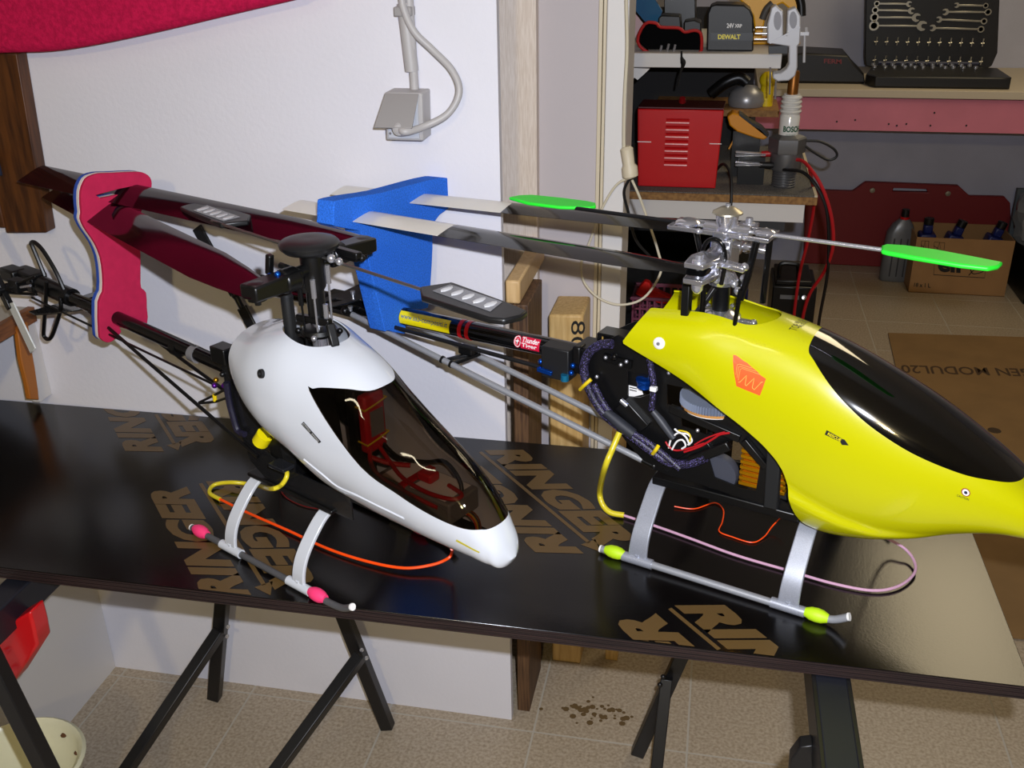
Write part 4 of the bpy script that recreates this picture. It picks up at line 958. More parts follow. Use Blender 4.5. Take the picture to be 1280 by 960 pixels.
b1 = obj('tail_blade', MB().beam(u1, u2, .005, .026, (1, 0, .5)), tbm, yh, bev=.0012)
obj('blade_grip', MB().beam((-0.8373, -0.02, 0.2925), (-0.8166, -0.02, 0.2595), .012, .018, (1, 0, .5)).ball((-0.8169, -0.02, 0.2579), .008, 8).rod((-0.8169, -0.02, 0.2579), (-0.8028, -0.02, 0.2331), .006, 8), blk, b1, bev=.001)
b2 = obj('tail_blade', MB().beam((-0.8043, -0.02, 0.2361), (-0.7442, -0.02, 0.1302), .005, .026, (1, 0, .5)), tbm, yh, bev=.0012)
# rotor head
hX = .119
obj('main_shaft', MB().rod((hX, 0, .12), (hX, 0, .43), .0065, 16), blk, yh)
obj('slider', MB().lathe([(.007,.385),(.012,.386),(.012,.425),(.014,.428),(.014,.436),(.007,.437)], (hX, 0, 0), n=18), blk, yh)
sw = obj('swashplate', MB().lathe([(.010,.372),(.028,.373),(.031,.378),(.029,.384),(.018,.390),(.010,.392)], (hX, 0, 0), n=28), chrome, yh)
for x, y in ((.050,-.004),(-.044,-.008),(.0,-.043),(.004,.044),(-.03,.03)):
    obj('swash_arm', MB().beam((hX, 0, .379), (hX+x, y, .380), .010, .007).ball((hX+x, y, .381), .0055, 10), chrome, sw, bev=.001)
obj('lower_link', MB().rod((hX-.062, -.012, .381), (hX-.022, -.01, .381), .002, 8).ball((hX-.048, -.011, .381), .007, 9), blk, yh)
obj('front_post', MB().box((hX-.040, -.050, .36), (hX-.028, -.036, .445)), blk, yh, bev=.002)
hb = obj('head_yoke', MB().box((hX-.015, -.020, .455), (hX+.015, .020, .497)).lathe([(.001,.44),(.0135,.44),(.0135,.497),(.001,.497)], (hX, 0, 0), n=20), chrome, yh, bev=.003)
obj('spindle', MB().rod((hX, -.10, .475), (hX, .10, .475), .007, 14), steel, yh)
for s in (-1, 1):
    g = MB().lathe([(.010,.018),(.0155,.020),(.0165,.030),(.0135,.036),(.0145,.046),(.0145,.056),(.011,.060)], (hX, 0, .475), (0, s, 0), 22)
    gy_ = [(hX-.013, s*.052), (hX+.013, s*.052), (hX+.019, s*.074), (hX+.011, s*.112), (hX-.015, s*.112), (hX-.020, s*.076)]
    g.prism([(x, y, .482) for x, y in gy_], (0, 0, .007)); g.prism([(x, y, .461) for x, y in gy_], (0, 0, .007))
    gr = obj('blade_grip', g, chrome, yh, bev=.0012)
    obj('grip_bolt', MB().lathe([(.0005,.021),(.005,.021),(.0055,.015),(.009,.014),(.009,.011),(.004,.011),(.004,-.018),(.008,-.018),(.0075,-.026),(.004,-.031),(.0005,-.032)], (hX, s*.098, .477), (0, 0, 1), 14), steel, gr)
    obj('pitch_arm', MB().beam((hX+.004, s*.044, .474), (hX+.046, s*.046, .470), .016, .008).ball((hX+.044, s*.046, .473), .006, 10), chrome, gr, bev=.002)
obj('red_dot', MB().ball((hX+.006, -.066, .462), .003, 8), red_m, yh)
cp = obj('head_cap', MB().lathe([(.001,.497),(.013,.497),(.0145,.503),(.0115,.508),(.0145,.517),(.0155,.527),(.001,.5275)], (hX, 0, 0), n=24), chrome, yh)
obj('cap_disc', MB().lathe([(.0155,.5275),(.0205,.5285),(.020,.5305),(.010,.5365),(.004,.538),(.001,.538)], (hX, 0, 0), n=28), mat('satin_aluminium', (200, 192, 170), .35, metal=.9), cp)
obj('cap_screw', MB().lathe([(.0005,.537),(.0035,.537),(.0035,.5415),(.0005,.542)], (hX, 0, 0), n=10), steel, cp)
cg = MB().beam((hX-.075, -.022, .505), (hX+.066, -.022, .505), .005, .006).beam((hX-.075, .022, .505), (hX+.066, .022, .505), .005, .006)
cg.beam((hX-.072, -.024, .505), (hX-.072, .024, .505), .008, .006).beam((hX+.062, -.024, .505), (hX+.062, .024, .505), .008, .006)
cage = obj('flybar_cage', cg, chrome, yh, bev=.001)
obj('cage_end', MB().ball((hX-.055, .0, .508), .012, 12, (1.5, 1.5, .55)), chrome, cage)
obj('cage_end', MB().ball((hX+.052, .004, .507), .010, 12, (1.6, 1.4, .6)), chrome, cage)
obj('seesaw_hub', MB().rod((hX-.03, 0, .505), (hX+.034, 0, .505), .010, 14).beam((hX, -.03, .505), (hX, .03, .505), .016, .010), chrome, yh, bev=.001)
for x, y in ((-.03,-.026),(.028,-.026),(.048,.02)):
    obj('cage_screw', MB().ball((hX+x, y, .506), .0042, 9), steel, cage)
obj('seesaw_link', MB().tube(bez([(hX-.018,-.035,.425),(hX-.020,-.037,.47),(hX-.014,-.037,.495),(hX-.002,-.037,.502),(hX+.010,-.037,.494),(hX+.014,-.037,.47),(hX+.010,-.034,.44)]), .0030, 10), blk_gloss, yh)
for pts, r in (([(hX+.050,-.024,.502),(hX+.046,-.034,.46),(hX+.040,-.040,.425)], .0048), ([(hX+.040,-.042,.440),(hX+.036,-.044,.385)], .0032), ([(hX-.014,-.034,.430),(hX-.014,-.034,.382)], .0040), ([(hX+.052,.03,.50),(hX+.05,.03,.40)], .0045), ([(hX-.055,.026,.50),(hX-.03,.02,.42)], .004)):
    obj('control_link', MB().tube(pts, r, 10), blk_gloss, yh)
for x, y, z in ((-.020,-.018,.437),(.022,-.016,.437),(.0,-.026,.442),(-.012,.02,.437),(.026,.012,.437),(.03,-.022,.430)):
    obj('washout_ball', MB().ball((hX+x, y, z), .0058, 10), steel, yh)
obj('washout_base', MB().lathe([(.008,.428),(.020,.430),(.022,.436),(.016,.446),(.008,.450)], (hX, 0, 0), n=20), chrome, yh)
obj('driver_arm', MB().beam((hX-.004,-.018,.428), (hX-.030,-.036,.376), .010, .006), blk, yh, bev=.001)
obj('flybar', MB().rod((-.20, 0, .507), (hX-.06, 0, .507), .0029, 10), mat('black_rod', (20, 20, 22), .3), yh)
obj('flybar', MB().rod((hX-.07, 0, .507), (.34, 0, .507), .0029, 10), steel, yh)
lime = mat('fluorescent_green', (40, 232, 50), .45)
obj('flybar_paddle', MB().prism([(0.3196, 0.0067, 0.505), (0.3234, 0.0164, 0.505), (0.3447, 0.0219, 0.505), (0.3829, 0.0214, 0.505), (0.4257, 0.0132, 0.505), (0.4605, 0.0056, 0.505), (0.4575, -0.013, 0.505), (0.4485, -0.0244, 0.505), (0.4182, -0.0271, 0.505), (0.3627, -0.0219, 0.505), (0.3315, -0.0168, 0.505), (0.324, -0.0134, 0.505)], (0, 0, .006)), lime, yh, bev=.0025, seg=3)
obj('flybar_paddle', MB().prism([(-0.2249, 0.002, 0.505), (-0.2158, 0.0201, 0.505), (-0.2008, 0.0306, 0.505), (-0.1549, 0.0354, 0.505), (-0.108, 0.036, 0.505), (-0.0945, 0.0327, 0.505), (-0.0855, 0.0172, 0.505), (-0.0887, 0.0056, 0.505), (-0.13, -0.0108, 0.505), (-0.1828, -0.0128, 0.505)], (0, 0, .005)), lime, yh, bev=.002, seg=3)
cblk = mat('gloss_carbon_blade', (10, 10, 11), .10, coat=.2, spec=.4)
wtip = mat('white_blade_paint', (226, 222, 212), .28, coat=.3)
blade(yh, 'main_blade', (hX, -.098, .475), (-.585, -.082, .473), .055, .009, cblk, wtip, .44, tilt=-.03)
blade(yh, 'main_blade', (hX, .098, .475), (-.60, .052, .466), .055, .009, cblk, wtip, .46, tilt=-.03)
# wiring on the near side
sl2 = mat('violet_braid', (120, 108, 176), .5, rgb2=(12, 11, 18), vscale=700, spread=(.56,.62))
obj('cable_loom', MB().tube(bez([(-0.0242, -0.046, 0.3266), (-0.0435, -0.046, 0.3215), (-0.0603, -0.046, 0.3065), (-0.0693, -0.046, 0.2838), (-0.0662, -0.046, 0.2608), (-0.055, -0.046, 0.2367), (-0.0342, -0.046, 0.2106), (-0.0111, -0.046, 0.196), (0.0197, -0.046, 0.1808), (0.0463, -0.046, 0.1674), (0.0724, -0.046, 0.1568), (0.1012, -0.046, 0.1607), (0.1296, -0.046, 0.1792)]), .0070, 10), sl2, yh)
obj('cable_loom', MB().tube(bez([(-0.0507, -0.05, 0.2579), (-0.0369, -0.05, 0.2346), (-0.015, -0.05, 0.2103), (0.0145, -0.05, 0.1935), (0.0409, -0.05, 0.1828), (0.0697, -0.05, 0.1676), (0.0933, -0.05, 0.1524)]), .0050, 10), sl2, yh)
obj('cable_loom', MB().tube(bez([(0.0337, -0.045, 0.3204), (0.0384, -0.045, 0.2988), (0.0432, -0.045, 0.277), (0.043, -0.045, 0.2538), (0.0414, -0.045, 0.2351)]), .0048, 10), sl2, yh)
obj('shrink_tube', MB().tube([(0.044, -0.045, 0.2332), (0.0573, -0.045, 0.2206), (0.0787, -0.045, 0.197)], [.005,.0065,.0055], 10), mat('dark_grey_tube_b', (52, 54, 60), .5), yh)
obj('cable_sleeve', MB().tube([(-0.0288, -0.052, 0.2173), (-0.0046, -0.052, 0.2031), (0.0181, -0.052, 0.1913)], [.0075,.0095,.0085], 10), mat('slate_rubber', (36, 38, 46), .6), yh)
obj('cable_tie', MB().tube(bez([(-0.0734, -0.05, 0.2435), (-0.0624, -0.056, 0.2564), (-0.0539, -0.052, 0.2659)]), .0028, 8), yellow_m, yh)
obj('cable_tie', MB().tube(bez([(0.0514, -0.055, 0.1691), (0.0581, -0.06, 0.18), (0.0595, -0.055, 0.1847)]), .0030, 8), yellow_m, yh)
obj('cable_tie', MB().cbox((0.0456, -0.05, 0.2719), (.010, .008, .007)), label_white, yh, bev=.001)
rcv = obj('receiver', MB().beam((-0.0112, -0.037, 0.231), (0.0293, -0.037, 0.1967), .012, .026, (0, 0, 1)), blk, yh, bev=.002)
obj('crystal', MB().rod((-0.0077, -0.045, 0.2393), (0.0029, -0.045, 0.2325), .004, 10), steel, rcv)
obj('servo_wire', MB().tube(bez([(0.0725, -0.046, 0.1798), (0.0754, -0.046, 0.1953), (0.0859, -0.046, 0.2086), (0.0973, -0.046, 0.2049), (0.1041, -0.046, 0.1935)]), .0014, 6), label_white, yh)
obj('servo_wire', MB().tube(bez([(0.0802, -0.048, 0.2146), (0.0891, -0.048, 0.2103), (0.1014, -0.048, 0.2108), (0.1081, -0.048, 0.2021), (0.1024, -0.048, 0.194)]), .0014, 6), label_white, yh)
obj('servo_wire', MB().tube(bez([(0.0783, -0.048, 0.1797), (0.085, -0.048, 0.1947), (0.0934, -0.048, 0.1996), (0.0989, -0.048, 0.1918), (0.0931, -0.048, 0.1849)]), .0014, 6), label_white, yh)
obj('servo_wire', MB().tube(bez([(0.0872, -0.05, 0.2147), (0.0995, -0.05, 0.2152), (0.1059, -0.05, 0.2103), (0.1053, -0.05, 0.201)]), .0012, 6), yellow_m, yh)
obj('servo_wire', MB().tube(bez([(0.0673, -0.047, 0.1896), (0.0727, -0.047, 0.183), (0.0842, -0.047, 0.1794), (0.1048, -0.047, 0.1889), (0.126, -0.047, 0.2024)]), .0014, 6), wire_red, yh)
obj('servo_wire', MB().tube(bez([(0.0963, -0.046, 0.1795), (0.12, -0.046, 0.1951), (0.1393, -0.046, 0.2132), (0.1482, -0.046, 0.2219), (0.1619, -0.046, 0.228)]), .0016, 6), wire_red, yh)
obj('servo_wire', MB().tube(bez([(0.1121, -0.048, 0.1966), (0.1259, -0.048, 0.2093), (0.143, -0.048, 0.2215), (0.1555, -0.048, 0.2286)]), .0012, 6), wire_red, yh)
obj('plug_body', MB().beam((0.1051, -0.044, 0.1662), (0.1628, -0.044, 0.208), .012, .014, (0, 0, 1)), blk, yh, bev=.002)
obj('servo_horn', MB().beam((-0.0409, -0.037, 0.2994), (0.0047, -0.037, 0.2961), .006, .012, (0, 0, 1)).ball((-0.0226, -0.04, 0.3043), .006, 8), blk_gloss, yh)
for q in [(-0.0368, -0.04, 0.3001), (-0.0213, -0.04, 0.3059), (-0.0031, -0.04, 0.3007), (-0.0119, -0.04, 0.2937), (-0.0505, -0.04, 0.2658), (0.0636, -0.04, 0.2972), (0.1126, -0.04, 0.2165)]:
    obj('screw', MB().ball(q, .0032, 8), steel, yh)
# antenna sleeve, pink tail and a loose orange lead
obj('antenna_sleeve', MB().tube(bez([(-0.004, -0.055, 0.1897), (-0.0069, -0.07, 0.1702), (-0.0145, -0.08, 0.1387), (-0.0602, 0.0009, 0.045), (-0.0579, 0.0034, 0.02), (-0.0417, 0.0007, 0.008), (-0.0184, 0.0063, 0.006)]), .0048, 10), mat('translucent_yellow_tube', (214, 196, 40), .3), yh)
obj('antenna_wire', MB().tube(bez([(-0.0218, 0.0075, 0.005), (0.0316, 0.0052, 0.004), (0.0954, -0.0008, 0.004), (0.1769, -0.0098, 0.004), (0.2571, -0.0095, 0.004), (0.322, -0.0091, 0.004), (0.3763, 0.0018, 0.004), (0.4063, 0.0282, 0.005), (0.4206, 0.0683, 0.006), (0.4156, 0.0993, 0.008), (0.3959, 0.119, 0.014), (0.3678, 0.108, 0.03), (0.3614, -0.02, 0.1129)]), .0022, 8), mat('pale_pink_tube', (206, 160, 186), .4), yh)
obj('loose_lead', MB().tube(bez([(0.041, 0.076, 0.003), (0.072, 0.0867, 0.002), (0.094, 0.1205, 0.002), (0.1141, 0.1075, 0.002), (0.1255, 0.0724, 0.002), (0.1307, 0.0433, 0.002), (0.1537, 0.0381, 0.002), (0.1861, 0.0384, 0.002), (0.1978, 0.0612, 0.003), (0.2027, 0.0883, 0.01), (0.2176, 0.1091, 0.03)]), .0011, 6), mat('orange_tube', (255, 78, 10), .4), yh)

# blue foam blade clamp on the yellow helicopter's boom
OY = Vector((-0.0926, 1.3787, 0.73)); RY = Matrix.Rotation(-0.3388, 3, 'Z')
blue_foam = mat('blue_foam', (46, 112, 222), .9, spec=.15, var=.22, vscale=420, bump=.5, bscale=420)
bo = [(-0.437, -0.1517, 0.5092), (-0.437, -0.1467, 0.5123), (-0.437, -0.1282, 0.5111), (-0.437, -0.0904, 0.5068), (-0.437, -0.0348, 0.4999), (-0.437, 0.0557, 0.4951), (-0.437, 0.1255, 0.4897), (-0.437, 0.1617, 0.4806), (-0.437, 0.1688, 0.4742), (-0.437, 0.1687, 0.4557), (-0.437, 0.1556, 0.4329), (-0.437, 0.1203, 0.4264), (-0.437, 0.0982, 0.4098), (-0.437, 0.0939, 0.3737), (-0.437, 0.0823, 0.3112), (-0.437, 0.0701, 0.2702), (-0.437, 0.0281, 0.2827), (-0.437, 0.0093, 0.2816), (-0.437, 0.0039, 0.2629), (-0.437, 0.0012, 0.2476), (-0.437, -0.0078, 0.2493), (-0.437, -0.0484, 0.2695), (-0.437, -0.056, 0.2794), (-0.437, -0.0806, 0.3924), (-0.437, -0.093, 0.4471), (-0.437, -0.1047, 0.4565), (-0.437, -0.1537, 0.4754), (-0.437, -0.1562, 0.4834)]
hb = thing('foam_blade_clamp', 'blue foam clamp holding the white-tipped blades over the yellow helicopter boom', 'foam holder', OY + RY @ Vector((-.437, 0, .26)), -0.3388)
layer('foam_block', blue_foam, -.470, -.437, bez([Vector(p) for p in bo], 2, closed=True), [], hb, OY, RY, bev=.003)

# ------------------------------------------------ back room: workbench and what is on it
BY = 2.75
btz = 0.9312
bxr = 0.2738
carpet = mat('grey_bench_carpet', (120, 116, 110), .95, rgb2=(70, 68, 66), vscale=260, bump=.6, bscale=300)
osb = mat('chipboard_edge', (158, 116, 62), .7, rgb2=(120, 82, 40), vscale=90)
junk_black = mat('dull_black', (14, 14, 15), .5)
wb = thing('workbench', 'workbench with grey carpet top, chipboard edge and white apron behind the door', 'workbench', (0, 3.05, 0))
obj('bench_top', MB().box((-.60, BY, btz - .024), (bxr, 3.40, btz - .003)), osb, wb, bev=.001)
obj('carpet_top', MB().box((-.60, BY + .004, btz - .003), (bxr - .008, 3.40, btz)), carpet, wb)
obj('edge_strip', MB().box((bxr - .008, BY + .004, btz - .003), (bxr, 3.40, btz + .002)), cream, wb)
obj('apron', MB().box((-.58, BY + .012, btz - .076), (bxr - .030, BY + .03, btz - .024)), white_paint, wb)
obj('lower_shelf', MB().box((-.58, BY + .03, .40), (.12, 3.38, .42)), junk_black, wb)
for x in (-.56, .09):
    for y in (BY + .05, 3.33): obj('leg', MB().box((x - .02, y, 0), (x + .02, y + .04, btz - .024)), junk_black, wb)
obj('back_panel', MB().box((-.60, 3.40, 0), (.10, 3.42, 1.36)), mat('dark_back_panel', (26, 24, 24), .8), wb)
obj('drawer_slab', MB().box((-.10, BY + .06, btz - .115), (.20, 3.2, btz - .090)), mat('charcoal_slab', (40, 40, 44), .5), wb)
obj('rear_ledge', MB().box((-.20, 3.16, 1.0667), (0.175, 3.40, 1.0857)), osb, wb)
sz1, sz0 = 1.2967, 1.2609
sh = thing('wall_shelf', 'thick white shelf board above the workbench with a scrolled bracket at its left end', 'shelf', (-.1, 3.0, sz0))
obj('board', MB().box((-.60, BY, sz0), (0.146, 3.40, sz1)), white_paint, sh, bev=.002)
obj('bracket', MB().prism([(-0.2781, 2.752, 1.2604), (-0.1894, 2.752, 1.2572), (-0.2015, 2.752, 1.2449), (-0.2198, 2.752, 1.2283), (-0.2285, 2.752, 1.2343), (-0.2386, 2.752, 1.2198), (-0.2769, 2.752, 1.2152)], (0, .03, 0)), white_paint, sh)

# red battery charger
ch = thing('battery_charger', 'red metal battery charger with louvres on the carpeted workbench', 'charger', (-.11, 2.9, btz))
cp_ = [Vector(p) for p in [(-0.2209, 2.8, 1.1454), (0.0107, 2.8, 1.1452), (0.0025, 2.8, 0.9272), (-0.2126, 2.8, 0.92)]]
for p in cp_[2:]: p.z = btz + .001
obj('case', MB().prism(cp_, (0, .13, 0)), red_m, ch, bev=.003)
tp = [cp_[0] + Vector((.002, .002, .002)), cp_[1] + Vector((-.002, .002, .002)), cp_[1] + Vector((.004, .128, .002)), cp_[0] + Vector((.006, .128, .002))]
obj('lid_plate', MB().prism(tp, (0, 0, .003)), mat('dark_red_lid', (74, 10, 14), .4), ch)
for k in range(7):
    a, b = Vector((-0.1415, 2.8, 1.1169)), Vector((-0.079, 2.8, 1.1181))
    dz = -k * (1.1169 - 1.0013) / 6
    lo = MB(); w = b.x - a.x
    n = 6
    vs = []; 
    for i in range(n + 1):
        t = i / n; th = math.pi * .5 * t
        for x in (a.x, b.x): vs.append((x, 2.799 - .012 * math.sin(th), a.z + dz - .011 * (1 - math.cos(th)) + .005))
    vs += [(a.x, 2.7995, vs[-1][2]), (b.x, 2.7995, vs[-1][2])]
    fs = [(2*i, 2*i+1, 2*i+3, 2*i+2) for i in range(n + 1)]
    lo.add(vs, fs)
    lo.add([(a.x, 2.7995, a.z + dz + .005)] + [vs[2*i] for i in range(n + 1)] + [(a.x, 2.7995, vs[2*n][2])], [tuple(range(n + 3))])
    lo.add([(b.x, 2.7995, a.z + dz + .005)] + [vs[2*i+1] for i in range(n + 1)] + [(b.x, 2.7995, vs[2*n][2])], [tuple(range(n + 3))])
    obj('louvre', lo, red_m, ch)
for a, b in (((-0.2176, 2.8, 1.0567), (-0.1801, 2.8, 1.0564)), ((-0.0214, 2.8, 1.0559), (0.0106, 2.8, 1.0577))):
    obj('seam', MB().box((a[0], 2.7985, a[2] - .001), (b[0], 2.80, a[2] + .001)), label_white, ch)
obj('knob', MB().lathe([(.001,0),(.01,0),(.008,.012),(.001,.013)], (-0.1025, 2.84, 1.1601), (0, -.6, 1), 14), dark_red_plastic, ch)
obj('mains_lead', MB().tube(bez([(-.0, 2.85, btz + .04), (.02, 2.80, btz + .07), (.04, 2.77, btz + .05), (.047, 2.742, btz - .01), (.043, 2.735, btz - .09), (.03, 2.74, btz - .16)]), .0042, 8), wire_black, ch)

# oversized spark plug
sx, sy = 0.1882, 2.86
spk = thing('spark_plug_display', 'oversized display spark plug standing on the right end of the workbench', 'spark plug', (sx, sy, btz))
H0 = btz
zt_ = {k: v for k, v in zip((232,210,190,170,160,140,117,88), [0.9322, 0.9815, 1.0257, 1.0693, 1.0909, 1.1336, 1.1822, 1.2424])}
k_ = lambda a: zt_[a]
thr = [(.001, H0), (.0300, H0)]
z = H0 + .004
while z < k_(210) - .004: thr += [(.0335, z), (.0300, z + .0035)]; z += .007
gm = mat('cast_grey_metal', (120, 120, 122), .4, metal=.7)
obj('thread', MB().lathe(thr + [(.001, z)], (sx, sy, 0), n=28), gm, spk)
obj('barrel', MB().lathe([(.001,k_(210)-.004),(.038,k_(210)-.004),(.0425,k_(210)+.002),(.0425,k_(190)),(.001,k_(190))], (sx, sy, 0), n=32), gm, spk)
obj('hexagon', MB().lathe([(.001,k_(190)),(.048,k_(190)),(.0505,k_(190)+.006),(.0505,k_(170)-.004),(.046,k_(170)),(.030,k_(170)+.006),(.001,k_(170)+.006)], (sx, sy, 0), n=6), gm, spk, smooth=20)
cer = [(.001,k_(170)+.004),(.0265,k_(170)+.004),(.027,k_(140)-.01),(.024,k_(140)-.004)]
z = k_(140); st_ = (k_(117) - k_(140)) / 4
for i in range(4): cer += [(.0275 - .0006*i, z), (.0295 - .0006*i, z + st_*.3), (.0275 - .0006*i, z + st_*.6), (.0225, z + st_*.72), (.0225, z + st_*.95)]; z += st_
obj('insulator', MB().lathe(cer + [(.012, k_(117)), (.001, k_(117))], (sx, sy, 0), n=30), mat('white_porcelain', (218, 216, 210), .2, coat=.4), spk, smooth=30)
obj('terminal', MB().lathe([(.001,k_(117)),(.0145,k_(117)),(.0145,k_(88)-.004),(.012,k_(88)),(.001,k_(88))], (sx, sy, 0), n=20), mat('old_brass', (140, 88, 34), .4, metal=.7), spk)
def cyl_print(name, body, r, x0, x1, z0, z1, m, bold=.02):
    P, F = text2d(body, bold); mb = MB()
    mb.add([(sx + r * math.sin(x0 + (x1-x0)*u), sy - r * math.cos(x0 + (x1-x0)*u), z0 + (z1-z0)*v) for u, v in P], F)
    obj(name, mb, m, spk, normals=False)
cyl_print('maker_letters', 'BOSCH', .0274, -.62, 1.20, 1.0844, 1.1005, ink_green, .04)
cyl_print('maker_letters', 'GERMANY', .0272, -.30, .70, 1.0736, 1.079, ink_green, .0)

# other things on the bench
mm = thing('multimeter', 'orange and black multimeter propped up beside the red charger', 'multimeter', (.04, 2.98, btz))
mp = [Vector(p) for p in [(0.0215, 2.95, 1.1022), (0.0362, 2.95, 1.1136), (0.0543, 2.95, 1.1095), (0.0918, 2.95, 1.0835), (0.1194, 2.95, 1.0707), (0.1412, 2.95, 1.0488), (0.1288, 2.95, 1.0395), (0.1062, 2.95, 1.0434), (0.0536, 2.95, 1.0603), (0.03, 2.95, 1.0778)]]
obj('holster', MB().prism(mp, (0, .06, 0)), mat('orange_holster', (214, 140, 12), .5), mm, bev=.004)
obj('stand', MB().beam((0.0542, 2.97, 1.0542), (0.0329, 2.97, 1.008), .01, .004), mat('orange_holster', (214, 140, 12), .5), mm)
obj('meter_face', MB().prism([p + Vector((0, 0, .004)) for p in mp[2:6]] + [mp[5] + Vector((-.004, 0, -.002)), mp[2] + Vector((0, 0, -.003))], (0, .05, 0)), blk, mm)
obj('foot_block', MB().box((mp[0].x + .02, 2.96, btz), (mp[4].x, 3.02, mp[8].z)), blk, mm)
def clip_tool(label, py, hm, z):
    t = thing('battery_clip', label, 'clip', (.09, 2.88, btz), group=None)
    a, b = Vector((0.0508, 2.87, 1.009)), Vector((0.1335, 2.87, 1.0112)); a.z = b.z = z
    obj('jaw', MB().beam(a + Vector((0, 0, .006)), b + Vector((0, 0, .003)), .02, .003).beam(a - Vector((0, 0, .004)), b, .02, .003), steel, t, bev=.001)
    obj('handle_grip', MB().tube([b - Vector((.012, 0, -.002)), b + Vector((.02, 0, .004)), b + Vector((.035, 0, .004))], [.008, .009, .007], 10), hm, t)
    obj('base', MB().box((a.x + .01, 2.865, btz), (b.x, 2.885, z - .006)), blk, t)
clip_tool('steel battery clip with a red grip lying on the workbench', 195, wire_red, 1.0144)
t = thing('battery_clip', 'steel battery clip with a black grip, lower one beside the spark plug', 'clip', (.09, 2.84, btz))
a, b = Vector((0.0518, 2.83, 0.9955)), Vector((0.1252, 2.83, 0.9953))
obj('jaw', MB().beam(a + Vector((0, 0, .005)), b + Vector((0, 0, .003)), .016, .003).beam(a - Vector((0, 0, .003)), b, .016, .003), steel, t, bev=.001)
obj('handle_grip', MB().tube([b - Vector((.008, 0, 0)), b + Vector((.02, 0, 0)), b + Vector((.03, 0, 0))], [.008, .009, .007], 10), wire_black, t)
sd = thing('orbital_sander', 'black and silver power tool on the ledge behind the orange multimeter', 'power tool', (.04, 3.22, 1.0857))
lz = 1.0857
obj('silver_housing', MB().lathe([(.001,0),(.052,0),(.056,.015),(.050,.04),(.030,.058),(.001,.062)], (0.0894 - .012, 3.24, lz + .001), n=24), mat('silver_plastic', (150, 150, 154), .35, metal=.5), sd)
obj('black_handle', MB().tube(bez([(-.03,3.24,lz+.035),(.01,3.23,lz+.07),(.05,3.23,lz+.085),(.075,3.23,lz+.07)]), .018, 12), blk, sd)
yt = MB().ball((0.1378, 3.25, 1.1622), .026, 12).rod((0.1378, 3.25, 1.1622), (0.1378, 3.25, lz), .02, 12)
tag(obj('yellow_tape_measure', yt, yellow_m), 'yellow rounded tool standing on the ledge under the shelf, by the clamp', 'tool')
for pts, m, r, l in (
    ([(0.1325, 2.9, 0.9823), (0.1736, 2.86, 0.9945), (0.2232, 2.82, 1.0134), (0.2547, 2.76, 0.9953), (0.2873, 2.74, 0.9472), (0.3165, 2.74, 0.8718), (0.3299, 2.76, 0.7879), (0.319, 2.8, 0.705), (0.2922, 2.85, 0.6188), (0.2852, 2.9, 0.5194), (0.2891, 2.95, 0.3944)], wire_red, .006, 'red jumper cable draped over the right end of the workbench, its right strand'),
    ([(0.2493, 2.8, 0.9925), (0.2805, 2.9, 0.8841), (0.2801, 2.95, 0.7518), (0.2721, 3, 0.6361), (0.2731, 3.05, 0.4877), (0.2811, 3.1, 0.3587)], wire_red, .006, 'red cable hanging straight down behind the end of the workbench'),
    ([(0.1368, 2.88, 0.9778), (0.1835, 2.82, 0.986), (0.2295, 2.78, 0.9899), (0.2654, 2.745, 0.9626), (0.2984, 2.74, 0.9041), (0.3169, 2.76, 0.8101), (0.329, 2.8, 0.6936), (0.3334, 2.9, 0.5223), (0.3412, 2.95, 0.398)], wire_black, .006, 'black jumper cable draped beside the red one over the workbench end'),
    ([(0.2315, 2.86, 1.0575), (0.2739, 2.86, 1.0563), (0.3118, 2.86, 1.0377), (0.3224, 2.86, 1.0184), (0.3027, 2.86, 1.0069), (0.2669, 2.86, 1.0235), (0.2282, 2.86, 1.0487)], wire_black, .0045, 'loop of thin black cable sticking out beside the spark plug')):
    tag(obj('jumper_cable', MB().tube(bez(pts), r * .8, 8), m), l, 'cable')

# things on the upper shelf
ST = sz1
dr = thing('drill_battery', 'black 24 volt drill battery pack on the white shelf beside the yellow drill', 'battery', (0.0142, 2.85, ST))
bpts = [Vector(p) for p in [(-0.0459, 2.8, 1.299), (-0.0496, 2.8, 1.3882), (-0.0427, 2.8, 1.4077), (-0.0269, 2.8, 1.4135), (0.042, 2.8, 1.4115), (0.059, 2.8, 1.3999), (0.0686, 2.8, 1.3805), (0.0754, 2.8, 1.2998)]]
for i in (0, 7): bpts[i].z = ST + .001
obj('pack_body', MB().prism(bpts, (0, .10, 0)), mat('charcoal_plastic', (20, 20, 22), .45), dr, bev=.004)
q = [Vector(p) for p in [(-0.0371, 2.797, 1.3234), (0.0713, 2.797, 1.3239), (0.0697, 2.797, 1.3436), (-0.0384, 2.797, 1.3433)]]
obj('label_band', MB().prism([p for p in q], (0, .004, 0)), blk, dr)
print_on('maker_letters', *text2d('DEWALT', .03), [p + Vector((0, -.0008, 0)) for p in [Vector(v) for v in [(-0.0178, 2.797, 1.3275), (0.0395, 2.797, 1.3277), (0.0386, 2.797, 1.3396), (-0.0186, 2.797, 1.3394)]]], label_yellow, dr)
print_on('voltage_letters', *text2d('24V', .03), [Vector(v) for v in [(0.0027, 2.7985, 1.3551), (0.0211, 2.7985, 1.3551), (0.0202, 2.7985, 1.3669), (0.0019, 2.7985, 1.3669)]], label_white, dr)
print_on('voltage_letters', *text2d('XRP', .03), [Vector(v) for v in [(0.023, 2.7985, 1.3561), (0.0413, 2.7985, 1.3562), (0.0406, 2.7985, 1.365), (0.0224, 2.7985, 1.3649)]], label_white, dr)
yd = thing('cordless_drill', 'yellow cordless power drill standing on the white shelf behind the clamp', 'drill', (.13, 2.98, ST))
